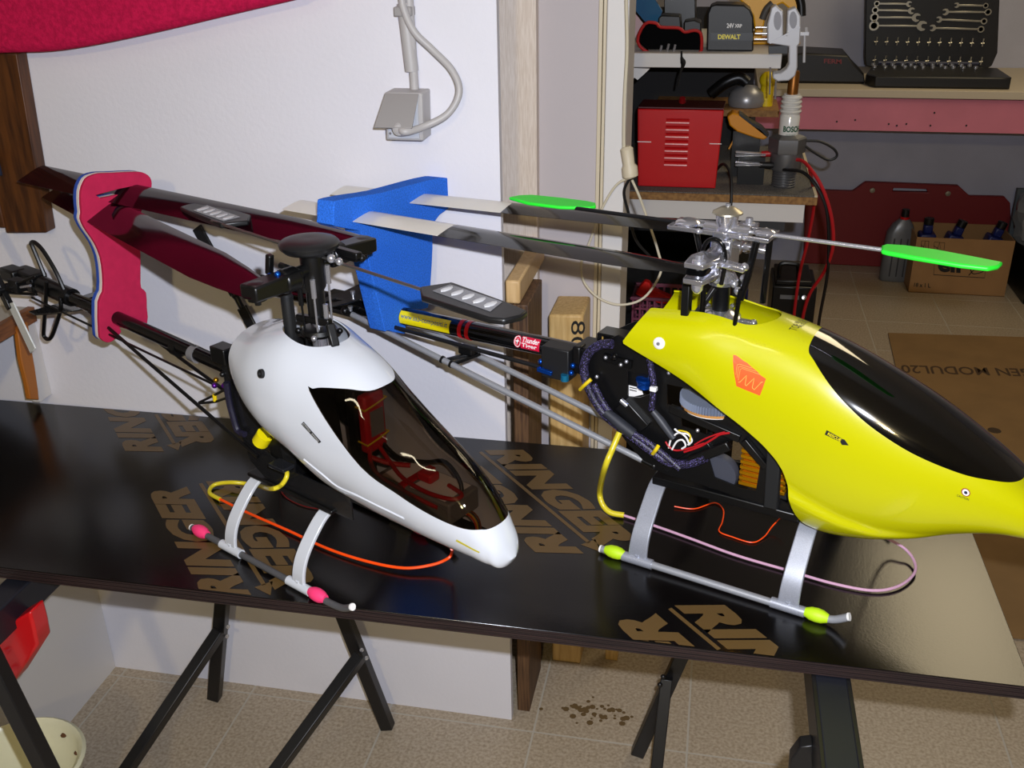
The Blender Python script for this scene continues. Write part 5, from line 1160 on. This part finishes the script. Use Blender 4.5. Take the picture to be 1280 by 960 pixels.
yo = [Vector(p) for p in [(0.0364, 2.95, 1.2823), (0.077, 2.95, 1.2868), (0.0797, 2.95, 1.3306), (0.0699, 2.95, 1.3718), (0.053, 2.95, 1.3962), (0.0305, 2.95, 1.4125), (0.0147, 2.95, 1.4529), (0.1007, 2.95, 1.4762), (0.1808, 2.95, 1.4599), (0.1981, 2.95, 1.4121), (0.1889, 2.95, 1.3799), (0.2029, 2.95, 1.2834)]]
for i in (0, 11): yo[i].z = ST + .001
yh_ = [Vector(p) for p in [(0.0982, 2.95, 1.3141), (0.1027, 2.95, 1.3595), (0.1166, 2.95, 1.3921), (0.1448, 2.95, 1.4042), (0.1672, 2.95, 1.388), (0.1703, 2.95, 1.3144)]]
obj('drill_body', MB().prism(yo, (0, .07, 0), [yh_]), mat('drill_yellow', (226, 164, 10), .45), yd, bev=.004)
obj('rubber_grip', MB().tube(bez([(0.1792, 2.945, 1.4325), (0.1923, 2.945, 1.4045), (0.1977, 2.945, 1.3722)]), .012, 10), blk, yd)
obj('trigger', MB().tube(bez([(0.0958, 2.945, 1.364), (0.1042, 2.945, 1.3885), (0.1195, 2.945, 1.4046)]), .010, 10), mat('grey_rubber', (70, 66, 62), .6), yd)
# clamp on the shelf end
clm = mat('grey_white_casting', (190, 190, 194), .4, metal=.15)
cl = thing('bench_clamp', 'pale grey cast clamp gripping the right end of the white shelf', 'clamp', (.17, 2.72, ST))
cf = [(0.1045, 2.7, 1.3286), (0.1005, 2.7, 1.3741), (0.1067, 2.7, 1.4114), (0.1176, 2.7, 1.4188), (0.1301, 2.7, 1.4077), (0.136, 2.7, 1.4058), (0.1416, 2.7, 1.3478), (0.1493, 2.7, 1.3478), (0.1456, 2.7, 1.4058), (0.1548, 2.7, 1.4095), (0.1659, 2.7, 1.4132), (0.1794, 2.7, 1.3928), (0.1824, 2.7, 1.363), (0.184, 2.7, 1.3291), (0.179, 2.7, 1.3214), (0.184, 2.7, 1.2716), (0.1803, 2.7, 1.2502), (0.1658, 2.7, 1.2383), (0.1385, 2.7, 1.236), (0.1259, 2.7, 1.2437), (0.1249, 2.7, 1.2554), (0.1443, 2.7, 1.2576), (0.1571, 2.7, 1.2674), (0.1618, 2.7, 1.2791), (0.1577, 2.7, 1.3213)]
obj('frame', MB().prism(cf, (0, .05, 0)), clm, cl, bev=.003)
for c in ((972,28),(992,26)):
    ov = [(0.1345, 2.6995, 1.3817), (0.1343, 2.6995, 1.3704), (0.1315, 2.6995, 1.3622), (0.127, 2.6995, 1.3591), (0.1219, 2.6995, 1.3621), (0.1175, 2.6995, 1.3704), (0.1152, 2.6995, 1.3816), (0.1155, 2.6995, 1.3929), (0.1182, 2.6995, 1.401), (0.1228, 2.6995, 1.404), (0.1278, 2.6995, 1.401), (0.1321, 2.6995, 1.3929)] if c[0] == 972 else [(0.1717, 2.6995, 1.3836), (0.1715, 2.6995, 1.3733), (0.1687, 2.6995, 1.3658), (0.1642, 2.6995, 1.363), (0.1591, 2.6995, 1.3657), (0.1548, 2.6995, 1.3733), (0.1525, 2.6995, 1.3836), (0.1528, 2.6995, 1.3938), (0.1556, 2.6995, 1.4013), (0.1601, 2.6995, 1.404), (0.1651, 2.6995, 1.4013), (0.1694, 2.6995, 1.3938)]
    obj('recess', MB().prism(ov, (0, .002, 0)), mat('pale_blue_recess', (152, 152, 160), .5), cl)
obj('rib', MB().beam((0.1103, 2.699, 1.3288), (0.1801, 2.699, 1.3668), .004, .004, (0, 1, 0)), clm, cl)
obj('jaw', MB().prism([(0.1095, 2.71, 1.3199), (0.1562, 2.71, 1.3221), (0.1561, 2.71, 1.3029), (0.1112, 2.71, 1.3016)], (0, .04, 0)), blk, cl)
for py in (33.5, 42, 50):
    obj('guide_rod', MB().rod((0.0735, 2.72, 1.3532 - (py - 40) * .00172), (0.1088, 2.72, 1.3533 - (py - 40) * .00172), .0028, 10), steel, cl)
obj('side_arm', MB().beam((0.183, 2.72, 1.3497), (0.2043, 2.72, 1.3498), .01, .008).rod((0.1942, 2.72, 1.3536), (0.1999, 2.72, 1.2808), .0035, 10).rod((0.1969, 2.72, 1.3649), (0.1981, 2.72, 1.3536), .004, 8), clm, cl)
obj('screw_rod', MB().rod((0.1184, 2.72, 1.2684), (0.1225, 2.72, 1.2011), .0022, 8), steel, cl)
obj('screw_rod', MB().rod((0.1348, 2.72, 1.241), (0.1376, 2.72, 1.1893), .0024, 8), steel, cl)
tr_ = thing('parts_tray', 'black open parts tray with a red rim on the left of the white shelf', 'tray', (-.16, 2.83, ST))
to = [Vector(p) for p in [(-0.2273, 2.8, 1.3201), (-0.21, 2.8, 1.3644), (-0.1808, 2.8, 1.3664), (-0.1678, 2.8, 1.3565), (-0.1218, 2.8, 1.3546), (-0.1047, 2.8, 1.3447), (-0.08, 2.8, 1.3488), (-0.063, 2.8, 1.3409), (-0.0589, 2.8, 1.3089), (-0.0662, 2.8, 1.2928), (-0.1247, 2.8, 1.2903), (-0.1922, 2.8, 1.2909)]]
tcen = sum(to, Vector()) / len(to)
tray_m = mat('matt_black_tray', (6, 6, 7), .95, spec=.1)
obj('tray_back', MB().prism([p + Vector((0, .03, 0)) for p in to], (0, .01, 0)), tray_m, tr_)
obj('tray_rim', MB().tube([p for p in bez(to, 3, closed=True)], .0042, 8, closed=True), mat('red_rim', (176, 24, 22), .45), tr_)
obj('tray_wall', MB().add([p for p in to] + [p + Vector((0, .03, 0)) for p in to], [(i, (i+1) % 12, 12 + (i+1) % 12, 12 + i) for i in range(12)]), tray_m, tr_)
for px in [(-0.1674, 2.8, 1.3022), (-0.1486, 2.8, 1.3064), (-0.1317, 2.8, 1.3045)]:
    obj('bit', MB().rod(Vector(px) + Vector((0, 0, -.010)), Vector(px) + Vector((.004, .004, .008)), .0035, 8), steel, tr_)
tag(obj('hanging_strap', MB().tube(bez([(-0.1082, 2.746, 1.3027), (-0.1073, 2.746, 1.2868), (-0.1023, 2.746, 1.2709), (-0.1093, 2.746, 1.2467), (-0.1137, 2.746, 1.2141)]), [.003,.003,.003,.003,.003,.003,.004,.005,.006,.007,.008,.008,.007,.006,.005,.004,.004,.003,.003,.003,.003,.003,.003,.003,.003], 6), wire_black), 'black strap hanging over the front edge of the white shelf', 'strap')
fo_ = MB().prism([(-0.2651, 2.93, 1.4554), (-0.2376, 2.93, 1.4754), (-0.1731, 2.93, 1.3857), (-0.1849, 2.93, 1.3567), (-0.22, 2.93, 1.3588), (-0.2566, 2.93, 1.3981)], (0, .012, 0))
tag(obj('blue_folder', fo_, mat('glossy_blue_cover', (40, 92, 128), .12, coat=.8)), 'glossy blue folder leaning at the left end of the white shelf', 'folder')
tag(obj('paper_sheet', MB().prism([(-0.2614, 2.91, 1.3996), (-0.2181, 2.91, 1.3502), (-0.224, 2.91, 1.3335), (-0.241, 2.91, 1.3167), (-0.2599, 2.91, 1.3542)], (0, .004, 0)), mat('pinkish_paper', (206, 170, 168), .7)), 'pinkish sheet of paper tucked below the blue folder', 'paper')
for nm, l, q, y, d in (('slotted_case', 'black moulded case with a row of slots behind the red-rimmed tray', [(-0.1782, 2.88, 1.2826), (-0.1801, 2.88, 1.3735), (-0.1697, 2.88, 1.3796), (-0.1227, 2.88, 1.3776), (-0.1111, 2.88, 1.2831)], 2.88, .08),
                 ('black_box', 'tall black box at the back of the white shelf', [(-0.1709, 3.05, 1.2761), (-0.1792, 3.05, 1.4482), (-0.0924, 3.05, 1.4477), (-0.082, 3.05, 1.2767)], 3.05, .12),
                 ('grey_box', 'small dark grey box between the tray and the drill battery', [(-0.1111, 2.93, 1.2815), (-0.1132, 2.93, 1.3589), (-0.0854, 2.93, 1.3631), (-0.0678, 2.93, 1.3569), (-0.0631, 2.93, 1.2818)], 2.93, .08)):
    q = [Vector(p) for p in q]; q[0].z = q[-1].z = ST + .001
    o = obj(nm, MB().prism(q, (0, d, 0)), mat('charcoal_plastic', (20, 20, 22), .45) if nm != 'black_box' else blk, bev=.003); tag(o, l, 'box')
    if nm == 'slotted_case':
        for k in range(6): obj('slot', MB().box((q[1].x + .008 + k*.008 - o.location.x, -.0422, .082), (q[1].x + .012 + k*.008 - o.location.x, -.0398, .089)), mat('pale_slot', (120, 120, 122), .5), o)

# under the bench
ls = .42
bs = thing('plastic_basket', 'mauve plastic lattice basket on the lower shelf under the workbench', 'basket', (-0.1364, 2.9, ls))
bxm, bym = -0.1302, 2.88
mauve = mat('mauve_plastic', (128, 60, 84), .5)
b0z, b1z = ls + .005, 0.59
bm_ = MB()
for i in range(9):
    t = -.085 + .17 * i / 8
    for y in (2.82, 2.94): bm_.box((bxm + t - .003, y, b0z), (bxm + t + .003, y + .004, b1z))
for k in range(6):
    z = b0z + (b1z - b0z) * k / 5
    bm_.box((bxm - .088, 2.819, z - .003), (bxm + .088, 2.825, z + .003)); bm_.box((bxm - .088, 2.939, z - .003), (bxm + .088, 2.945, z + .003))
    bm_.box((bxm - .088, 2.82, z - .003), (bxm - .084, 2.944, z + .003)); bm_.box((bxm + .084, 2.82, z - .003), (bxm + .088, 2.944, z + .003))
lt = obj('lattice', bm_, mauve, bs); lt['kind'] = 'stuff'
obj('rim', MB().tube([(bxm-.09,2.818,b1z),(bxm+.09,2.818,b1z),(bxm+.09,2.946,b1z),(bxm-.09,2.946,b1z)], .006, 8, closed=True), mauve, bs)
obj('basket_floor', MB().box((bxm - .086, 2.822, ls + .001), (bxm + .086, 2.942, ls + .005)), mauve, bs)
rp = MB().prism([(-0.2119, 2.85, 0.5909), (-0.1985, 2.85, 0.617), (-0.1848, 2.85, 0.6329), (-0.1703, 2.85, 0.6286), (-0.16, 2.85, 0.6089), (-0.1067, 2.85, 0.5865), (-0.0962, 2.85, 0.5668), (-0.1342, 2.85, 0.5646), (-0.1826, 2.85, 0.5772)], (0, .03, 0))
tag(obj('red_clip', rp, mat('bright_red_plastic', (226, 30, 24), .4), bev=.003), 'bright red plastic clip sticking out of the mauve basket', 'clip')
def dbox(name, label, cat, lo, hi, m, bev=.004):
    return tag(obj(name, MB().box(lo, hi), m, bev=bev), label, cat)
teal = mat('dark_teal_plastic', (12, 66, 66), .5)
x0, x1 = 0.0209, 0.0896
dbox('teal_box', 'dark teal plastic box hanging in the shade under the bench top', 'box', (x0, 3.1, ls + .002), (x1, 3.3, 0.7357), teal)
x0, x1 = 0.1228, 0.1724
dbox('blue_box', 'small navy blue box on the lower shelf beside the rotor head', 'box', (x0, 2.95, ls + .002), (min(x1, .115), 3.0, 0.5903), mat('navy_plastic', (22, 30, 92), .5))
dbox('pink_box', 'small dusty pink box on the lower shelf next to the navy box', 'box', (0.0698, 3.02, ls + .002), (0.1233, 3.08, 0.5894), mat('dusty_pink', (150, 84, 84), .6))
dbox('toolbox', 'large black toolbox filling the lower shelf under the workbench', 'box', (-.55, 2.98, ls + .002), (0.0206, 3.30, ls + .24), blk)
dbox('crate', 'black crate on the floor under the workbench', 'crate', (-.50, 2.80, .003), (.06, 3.30, .34), junk_black)
# car battery case on the floor
cbx0, cbx1 = 0.246, 0.4104
ct = 0.3504
cc = thing('power_pack', 'black boxy power pack with terminals on the floor beside the hanging red cables', 'power pack', ((cbx0 + cbx1)/2, 3.85, 0))
obj('case', MB().box((cbx0, 3.75, .002), (cbx1, 3.98, ct - .02)), blk, cc, bev=.006)
obj('top_lid', MB().box((cbx0 + .01, 3.76, ct - .02), (cbx1 - .02, 3.97, ct)), blk, cc, bev=.004)
obj('handle', MB().tube(bez([(cbx0+.02,3.8,ct),(cbx0+.025,3.8,ct+.05),(cbx0+.07,3.8,ct+.055),(cbx0+.09,3.8,ct+.045),(cbx0+.095,3.8,ct)]), .009, 8), blk, cc)
obj('terminal', MB().lathe([(.001,0),(.009,0),(.009,.014),(.001,.015)], (0.3648, 3.745, 0.2903), (0, -1, .4), 12), steel, cc)
obj('indicator', MB().box((cbx0 + .03, 3.745, ct - .07), (cbx0 + .10, 3.75, ct - .055)), mat('grey_legend', (110, 110, 112), .5), cc)

# ------------------------------------------------ far wall shelf, tool cases
FY = 4.40
fz1, fz0 = 0.9663, 0.9348
pz0 = 0.8005
fs_ = thing('far_shelf', 'long cream-edged shelf with a pink painted apron on the far wall', 'shelf', (1.4, 4.76, pz0))
obj('shelf_board', MB().box((.15, FY, fz0), (3.2, 5.118, fz1)), mat('cream_shelf_paint', (190, 178, 158), .6), fs_, bev=.002)
pinkp = mat('pink_painted_board', (204, 118, 138), .6, var=.06, vscale=6)
ap = obj('apron_board', MB().box((.15, FY + .012, pz0), (3.2, FY + .035, fz0 - .004)), pinkp, fs_)
for q in [(0.4807, 4.411, 0.8346), (0.5532, 4.411, 0.8426), (0.6878, 4.411, 0.829), (0.7201, 4.411, 0.8231), (0.7566, 4.411, 0.8304), (0.8507, 4.411, 0.8258), (0.989, 4.411, 0.8287), (0.8583, 4.411, 0.8774)]:
    obj('nail_hole', MB().lathe([(.0005,0),(.004,0),(.0035,.0008),(.0005,.001)], q, (0, -1, 0), 8), ink, fs_)
# open tool case
SZ = fz1
tc = thing('open_tool_case', 'open black tool case with spanners in its raised lid on the far shelf', 'tool case', (.9, 4.7, SZ))
lidp = [Vector(p) for p in [(0.6244, 4.86, 1.0026), (0.6166, 4.86, 1.0367), (0.5681, 4.86, 1.4693), (1.1095, 4.86, 1.4636), (1.1652, 4.86, 1.061), (1.1518, 4.86, 1.0075), (1.1345, 4.86, 0.9939), (0.653, 4.86, 0.9925)]]
obj('lid', MB().prism(lidp, (0, .05, 0)), mat('case_black', (13, 12, 15), .45), tc, bev=.004)
bp_ = [Vector((p[0], p[1], 0)) for p in [(0.5882, 4.53, 0.9963), (0.6146, 4.4504, 0.9663), (1.1026, 4.3508, 0.9663), (1.1368, 4.4208, 0.9963), (1.1443, 4.742, 0.9963), (0.646, 4.8045, 0.9963)]]
for p in bp_: p.z = SZ + .002; p.y = min(4.90, max(p.y, FY + .05))
base = obj('base_tray', MB().prism(bp_, (0, 0, .045)), mat('case_black', (13, 12, 15), .45), tc, bev=.006)
obj('hinge', MB().rod((bp_[5].x + .03, 4.855, SZ + .05), (bp_[4].x - .05, 4.855, SZ + .05), .008, 10), mat('blue_grey_hinge', (40, 44, 70), .4), tc)
sockm = steel
s0 = None
random.seed(3)
for k in range(22):
    x = bp_[1].x + .03 + (k % 11) * .040 + random.uniform(-.006, .006); y = 4.70 + .07 * (k // 11)
    if s0 is None:
        s0 = o = obj('socket_bit', MB().lathe([(.001,0),(.009,0),(.009,.010),(.006,.010),(.006,.005),(.001,.005)], (x, y, SZ + .048), n=10), steel)
        tag(o, 'small steel socket standing in the base of the open tool case', 'socket', 'sockets in the tool case base')
    else:
        o = s0.copy(); COL.objects.link(o); o.location = (x, y, SZ + .048)
spm = mat('satin_chrome', (210, 205, 190), .28, metal=.9)
def spanner(label, ring, jaw, big, flip=False):
    a, b = Vector(ring), Vector(jaw); d = (b - a).normalized()
    t = thing('combination_spanner', label, 'spanner', (a + b) / 2 + Vector((0, .002, 0)), group='spanners in the tool case lid')
    obj('ring_end', MB().lathe([(big*.62,-.003),(big,-.003),(big,.003),(big*.62,.003),(big*.62,-.003)], a, (0, 1, 0), 18), spm, t)
    obj('shank', MB().beam(a + d * big * .9, b - d * big * .8, .004, .0075, (0, 0, 1)), spm, t, bev=.0008)
    jw = [(-.9,.35),(-.4,.95),(.3,1.0),(.85,.75),(.95,.45),(.1,.45),(-.12,.1),(.1,-.4),(.8,-.55),(.6,-.85),(.0,-1.0),(-.6,-.7),(-.9,-.35)]
    s = 1
    obj('jaw', MB().prism([b + d * (u * big) + Vector((0, -.003, v * big)) for u, v in jw], (0, .006, 0)), spm, t)
LX = 4.850
spanner('longest spanner at the bottom of the left column in the case lid', (0.6368, 4.85, 1.1725), (0.8346, 4.85, 1.1713), .021)
spanner('second spanner from the bottom of the left column in the case lid', (0.6339, 4.85, 1.2072), (0.8065, 4.85, 1.2057), .018)
spanner('third spanner from the bottom of the left column in the case lid', (0.6334, 4.85, 1.2367), (0.7827, 4.85, 1.2334), .014)
spanner('spanner nearest the top edge of the picture, left column in the case lid', (0.6366, 4.85, 1.2629), (0.7689, 4.85, 1.261), .012)
spanner('lowest spanner of the right column in the case lid', (1.078, 4.85, 1.1588), (0.8819, 4.85, 1.1632), .014)
spanner('second spanner from the bottom of the right column in the case lid', (1.0853, 4.85, 1.1913), (0.9028, 4.85, 1.1976), .013)
spanner('third spanner from the bottom of the right column, with a round ring end', (1.095, 4.85, 1.2285), (0.924, 4.85, 1.2285), .014)
spanner('spanner nearest the top edge of the picture, right column in the case lid', (1.0809, 4.85, 1.2541), (0.965, 4.85, 1.2559), .011)
ORD = 'first second third fourth fifth sixth seventh eighth ninth tenth eleventh'.split()
b0 = None
for row, (pa, pb) in enumerate((((0.6542, 4.852, 1.1056), (1.0948, 4.852, 1.1012)), ((0.6577, 4.852, 1.0278), (1.1013, 4.852, 1.0248)))):
    for k in range(11):
        p = Vector(pa).lerp(Vector(pb), k / 10)
        if b0 is None:
            b0 = MB().rod(p + Vector((0, -.003, -.014)), p + Vector((.002, -.003, .020)), .0028, 8).rod(p + Vector((-.007, -.003, -.001)), p + Vector((.007, -.003, .001)), .0026, 8)
            b0 = o = obj('screwdriver_bit', b0, spm); bo_ = b0.location - p
        else:
            o = b0.copy(); COL.objects.link(o); o.location = p + bo_
        tag(o, '%s screwdriver bit from the left in the %s row of the case lid' % (ORD[k], ('upper', 'lower')[row]), 'bit', 'bits in the tool case lid')
bc = thing('closed_tool_case', 'closed black tool case with faint red lettering on the far shelf', 'tool case', (.4, 4.65, SZ))
cpx = [Vector(p) for p in [(0.2446, 4.55, 0.9598), (0.2335, 4.55, 1.0777), (0.3303, 4.55, 1.0913), (0.509, 4.55, 1.083), (0.5389, 4.55, 1.048), (0.5823, 4.55, 1.0097), (0.5921, 4.55, 0.9577)]]
cpx[0].z = cpx[-1].z = SZ + .001
obj('case_body', MB().prism(cpx, (0, .25, 0)), mat('case_black', (13, 12, 15), .45), bc, bev=.008)
print_on('case_letters', *text2d('FERM', .02), [Vector(v) for v in [(0.4158, 4.548, 1.0503), (0.4873, 4.548, 1.0477), (0.485, 4.548, 1.067), (0.4138, 4.548, 1.0681)]], mat('faded_red_print', (120, 40, 44), .5), bc)

# ------------------------------------------------ floor of the back room
dred = mat('dark_red_board', (120, 14, 16), .55)
rb = thing('red_board', 'dark red board with a slotted handle leaning on the far wall', 'board', (1.0, 5.09, 0))
ro = [Vector(p) for p in [(0.4721, 5.08, -0.0026), (0.4438, 5.08, 0.3817), (0.6682, 5.08, 0.3812), (0.7224, 5.08, 0.4286), (1.1498, 5.08, 0.4246), (1.2086, 5.08, 0.3759), (1.3666, 5.08, 0.3774), (1.3971, 5.08, 0.3473), (1.4668, 5.08, -0.016)]]
ro[0].z = ro[-1].z = .001
obj('panel', MB().prism(ro, (0, .03, 0), [[(0.8561, 5.08, 0.4033), (1.0075, 5.08, 0.4024), (1.0172, 5.08, 0.387), (0.8549, 5.08, 0.3855)]]), dred, rb, bev=.004)
for q in [(0.7591, 5.078, 0.3887), (1.1087, 5.078, 0.3847)]:
    obj('bolt', MB().lathe([(.001,0),(.013,0),(.012,.004),(.001,.006)], q, (0, -1, 0), 14), mat('dull_zinc', (150, 140, 120), .5, metal=.6), rb)
bt_ = thing('oil_bottle', 'grey plastic oil bottle standing on the tiles beside the cardboard box', 'bottle', (.83, 4.87, 0))
ox, oy = 0.8853, 4.8832
hgt = 0.3515
gp = mat('grey_metallic_plastic', (112, 114, 118), .35, metal=.3)
def slab(prof):
    vs = []; fs = []
    for w, d, z, off in prof:
        for a in range(16):
            th = 2 * math.pi * a / 16; c, s = math.cos(th), math.sin(th)
            vs.append((ox + off + w * math.copysign(abs(c)**.6, c), oy + d * math.copysign(abs(s)**.6, s), z))
    m = len(prof)
    for i in range(m - 1):
        for a in range(16): fs.append((i*16+a, i*16+(a+1) % 16, (i+1)*16+(a+1) % 16, (i+1)*16+a))
    fs += [tuple(reversed(range(16))), tuple(range((m-1)*16, m*16))]
    return MB().add(vs, fs)
obj('bottle_body', slab([(.066,.035,.002,0),(.070,.038,.01,0),(.068,.038,hgt*.5,0),(.064,.036,hgt*.68,0),(.045,.03,hgt*.80,.004),(.022,.02,hgt*.87,.008)]), gp, bt_)
for k in (-1, 0, 1):
    obj('flute', MB().box((ox + k*.030 - .003, oy - .0405, .03), (ox + k*.030 + .003, oy - .036, hgt*.62)), mat('dark_flute', (50, 50, 54), .5), bt_)
obj('neck_band', MB().lathe([(.001,hgt*.86),(.021,hgt*.86),(.021,hgt*.90),(.001,hgt*.90)], (ox + .008, oy, 0), n=16), red_m, bt_)
obj('cap', MB().lathe([(.001,hgt*.90),(.018,hgt*.90),(.017,hgt),(.001,hgt)], (ox + .008, oy, 0), n=16), blk, bt_)
card = mat('brown_cardboard', (150, 112, 70), .85, var=.06, vscale=10)
cx_ = thing('cardboard_box', 'open brown cardboard box with printed lettering, holding dark blue bottles', 'box', (1.13, 4.8, 0))
fa, fb_, fc, fd = [Vector(p) for p in [(0.9344, 4.7164, 0), (1.3497, 4.7035, 0), (1.3389, 4.69, 0.2675), (0.9279, 4.7, 0.2691)]]
fy = (fa.y + fb_.y) / 2
xa, xb, bh = (fa.x + fd.x)/2 - .004, (fb_.x + fc.x)/2 + .004, (fc.z + fd.z)/2
obj('front_panel', MB().box((xa, fy, .002), (xb, fy + .004, bh)), card, cx_)
obj('back_panel', MB().box((xa, fy + .24, .002), (xb, fy + .244, bh + .005)), card, cx_)
obj('side_panel', MB().box((xa, fy + .004, .002), (xa + .004, fy + .24, bh)), card, cx_)
obj('side_panel', MB().box((xb - .004, fy + .004, .002), (xb, fy + .24, bh)), card, cx_)
obj('box_floor', MB().box((xa, fy, .001), (xb, fy + .24, .004)), card, cx_)
yp = fy - .0006
print_on('maker_letters', *text2d('elf', .04), [Vector(v) for v in [(1.0412, 4.69, 0.1071), (1.1561, 4.69, 0.1052), (1.146, 4.69, 0.1871), (1.0319, 4.69, 0.1894)]], ink, cx_, (0, yp - 4.69, 0))
fr = [(1.026, 4.69, 0.0927), (1.2485, 4.69, 0.0887), (1.2402, 4.69, 0.1764), (1.0187, 4.69, 0.1849)]
fr = [Vector((p[0], yp, p[2])) for p in fr]
obj('printed_frame', MB().tube(fr, .0016, 4, closed=True), ink, cx_)
obj('printed_swirl', MB().tube(bez([Vector((p[0], yp, p[2])) for p in [(1.18, 4.69, 0.1276), (1.1975, 4.69, 0.1054), (1.2364, 4.69, 0.1189), (1.227, 4.69, 0.1338), (1.1977, 4.69, 0.1247), (1.1782, 4.69, 0.0967)]]), .002, 4), ink, cx_)
print_on('box_letters', *text2d('18 x 1 L', .02), [Vector(v) for v in [(0.9474, 4.69, 0.0298), (1.0218, 4.69, 0.028), (1.0186, 4.69, 0.0494), (0.9481, 4.69, 0.0496)]], ink, cx_, (0, yp - 4.69, 0))
for k, qq in enumerate(([(0.9521, 4.69, 0.2124), (0.9834, 4.69, 0.2119), (0.9808, 4.69, 0.2517), (0.9496, 4.69, 0.2522)], [(1.0078, 4.69, 0.2111), (1.053, 4.69, 0.2094), (1.0504, 4.69, 0.2472), (1.0054, 4.69, 0.249)])):
    qq = [Vector((p[0], yp, p[2])) for p in qq]
    obj('handling_mark', MB().tube(qq, .0012, 4, closed=True).tube([qq[0].lerp(qq[1], .3), qq[3].lerp(qq[2], .5), qq[0].lerp(qq[1], .7), qq[0].lerp(qq[3], .5)], .0014, 4), ink, cx_)
navy = mat('dark_blue_bottle', (22, 32, 92), .4)
for px, l, tilt in ((1161, 'dark blue bottle with a black cap at the left in the cardboard box', 0), (1190, 'dark blue bottle lying tilted in the middle of the cardboard box', .5), (1240, 'dark blue bottle with a pale flap at the right in the cardboard box', .1)):
    x = xa + (px - 1142) / 122 * (xb - xa)
    b_ = thing('boxed_bottle', l, 'bottle', (x, fy + .12, .01))
    mb = MB().box((x - .036, fy + .08, .012), (x + .036, fy + .16, bh - .01)); mb.box((x - .02, fy + .10, bh - .012), (x + .02, fy + .14, bh + .03))
    mb2 = MB().lathe([(.001,bh+.03),(.022,bh+.03),(.022,bh+.06),(.001,bh+.062)], (x, fy + .12, 0), n=14)
    if tilt:
        for m_ in (mb, mb2): m_.v = [Vector((x, fy + .12, bh*.6)) + Matrix.Rotation(.30, 3, 'Y') @ (p - Vector((x, fy + .12, bh*.6))) for p in m_.v]
    obj('bottle_body', mb, navy, b_, bev=.008); obj('bottle_cap', mb2, blk, b_)
cs = MB().prism([Vector(p) for p in [(0.7632, 4.1525, 0.004), (1.3714, 4.1962, 0.004)]] + [Vector((1.6, 2.15, .004)), Vector((.66, 2.15, .004))], (0, 0, .004))
cs_ = thing('cardboard_sheet', 'flat brown cardboard sheet with printed lettering lying on the tiles', 'cardboard', (1.1, 3.2, .002))
obj('sheet', cs, mat('dull_cardboard', (132, 102, 62), .85, var=.08, vscale=6), cs_)
print_on('sheet_letters', *text2d('GEN MODUL20', .015), [(1.255, 3.8529, 0.0086), (0.7629, 3.8112, 0.0086), (0.7608, 3.7336, 0.0086), (1.2533, 3.777, 0.0086)], mat('faded_ink', (70, 50, 30), .7), cs_)
obj('stain', MB().lathe([(.001,0),(.022,0),(.020,.0006),(.001,.0008)], (0.9965, 3.2886, 0.0082), n=14), mat('dark_stain', (60, 44, 26), .8), cs_)
gb_ = MB()
random.seed(11)
bvs = MB().ball((1.4202, 4.8, 0.3694), .10, 16, (.75, .8, 1.35))
bvs.v = [p + Vector((random.uniform(-.012,.012), random.uniform(-.012,.012), random.uniform(-.012,.012))) for p in bvs.v]
zb_ = min(p.z for p in bvs.v)
tag(obj('plastic_bag', bvs, mat('crumpled_clear_plastic', (120, 122, 124), .25), smooth=10), 'crumpled grey plastic bag on a black box at the right edge', 'bag')
dbox('black_case', 'black box on the floor at the right edge under the plastic bag', 'box', (1.3457 + .06, 4.62, .002), (1.3457 + .5, 4.95, zb_), blk)
dbox('grey_board', 'grey-green board standing behind the plastic bag at the right edge', 'board', (1.3758 + .02, 5.0, .002), (1.3758 + .5, 5.03, 0.4356), mat('grey_green_panel', (86, 94, 96), .6), bev=.002)
sp_ = MB(); random.seed(8)
for k in range(46):
    a = random.uniform(0, 6.28); r = random.uniform(0, .045); c = Vector((-.185 + random.gauss(0, .045), 1.72 + random.gauss(0, .015), .0008))
    sp_.lathe([(.0004, 0), (random.uniform(.003, .008), 0), (.0004, .0004)], c, n=7)
o = obj('spilled_dust', sp_, mat('brown_dust', (96, 74, 40), .9)); o['kind'] = 'stuff'; tag(o, 'patch of brown dust spilled on the tiles under the table', 'dust')
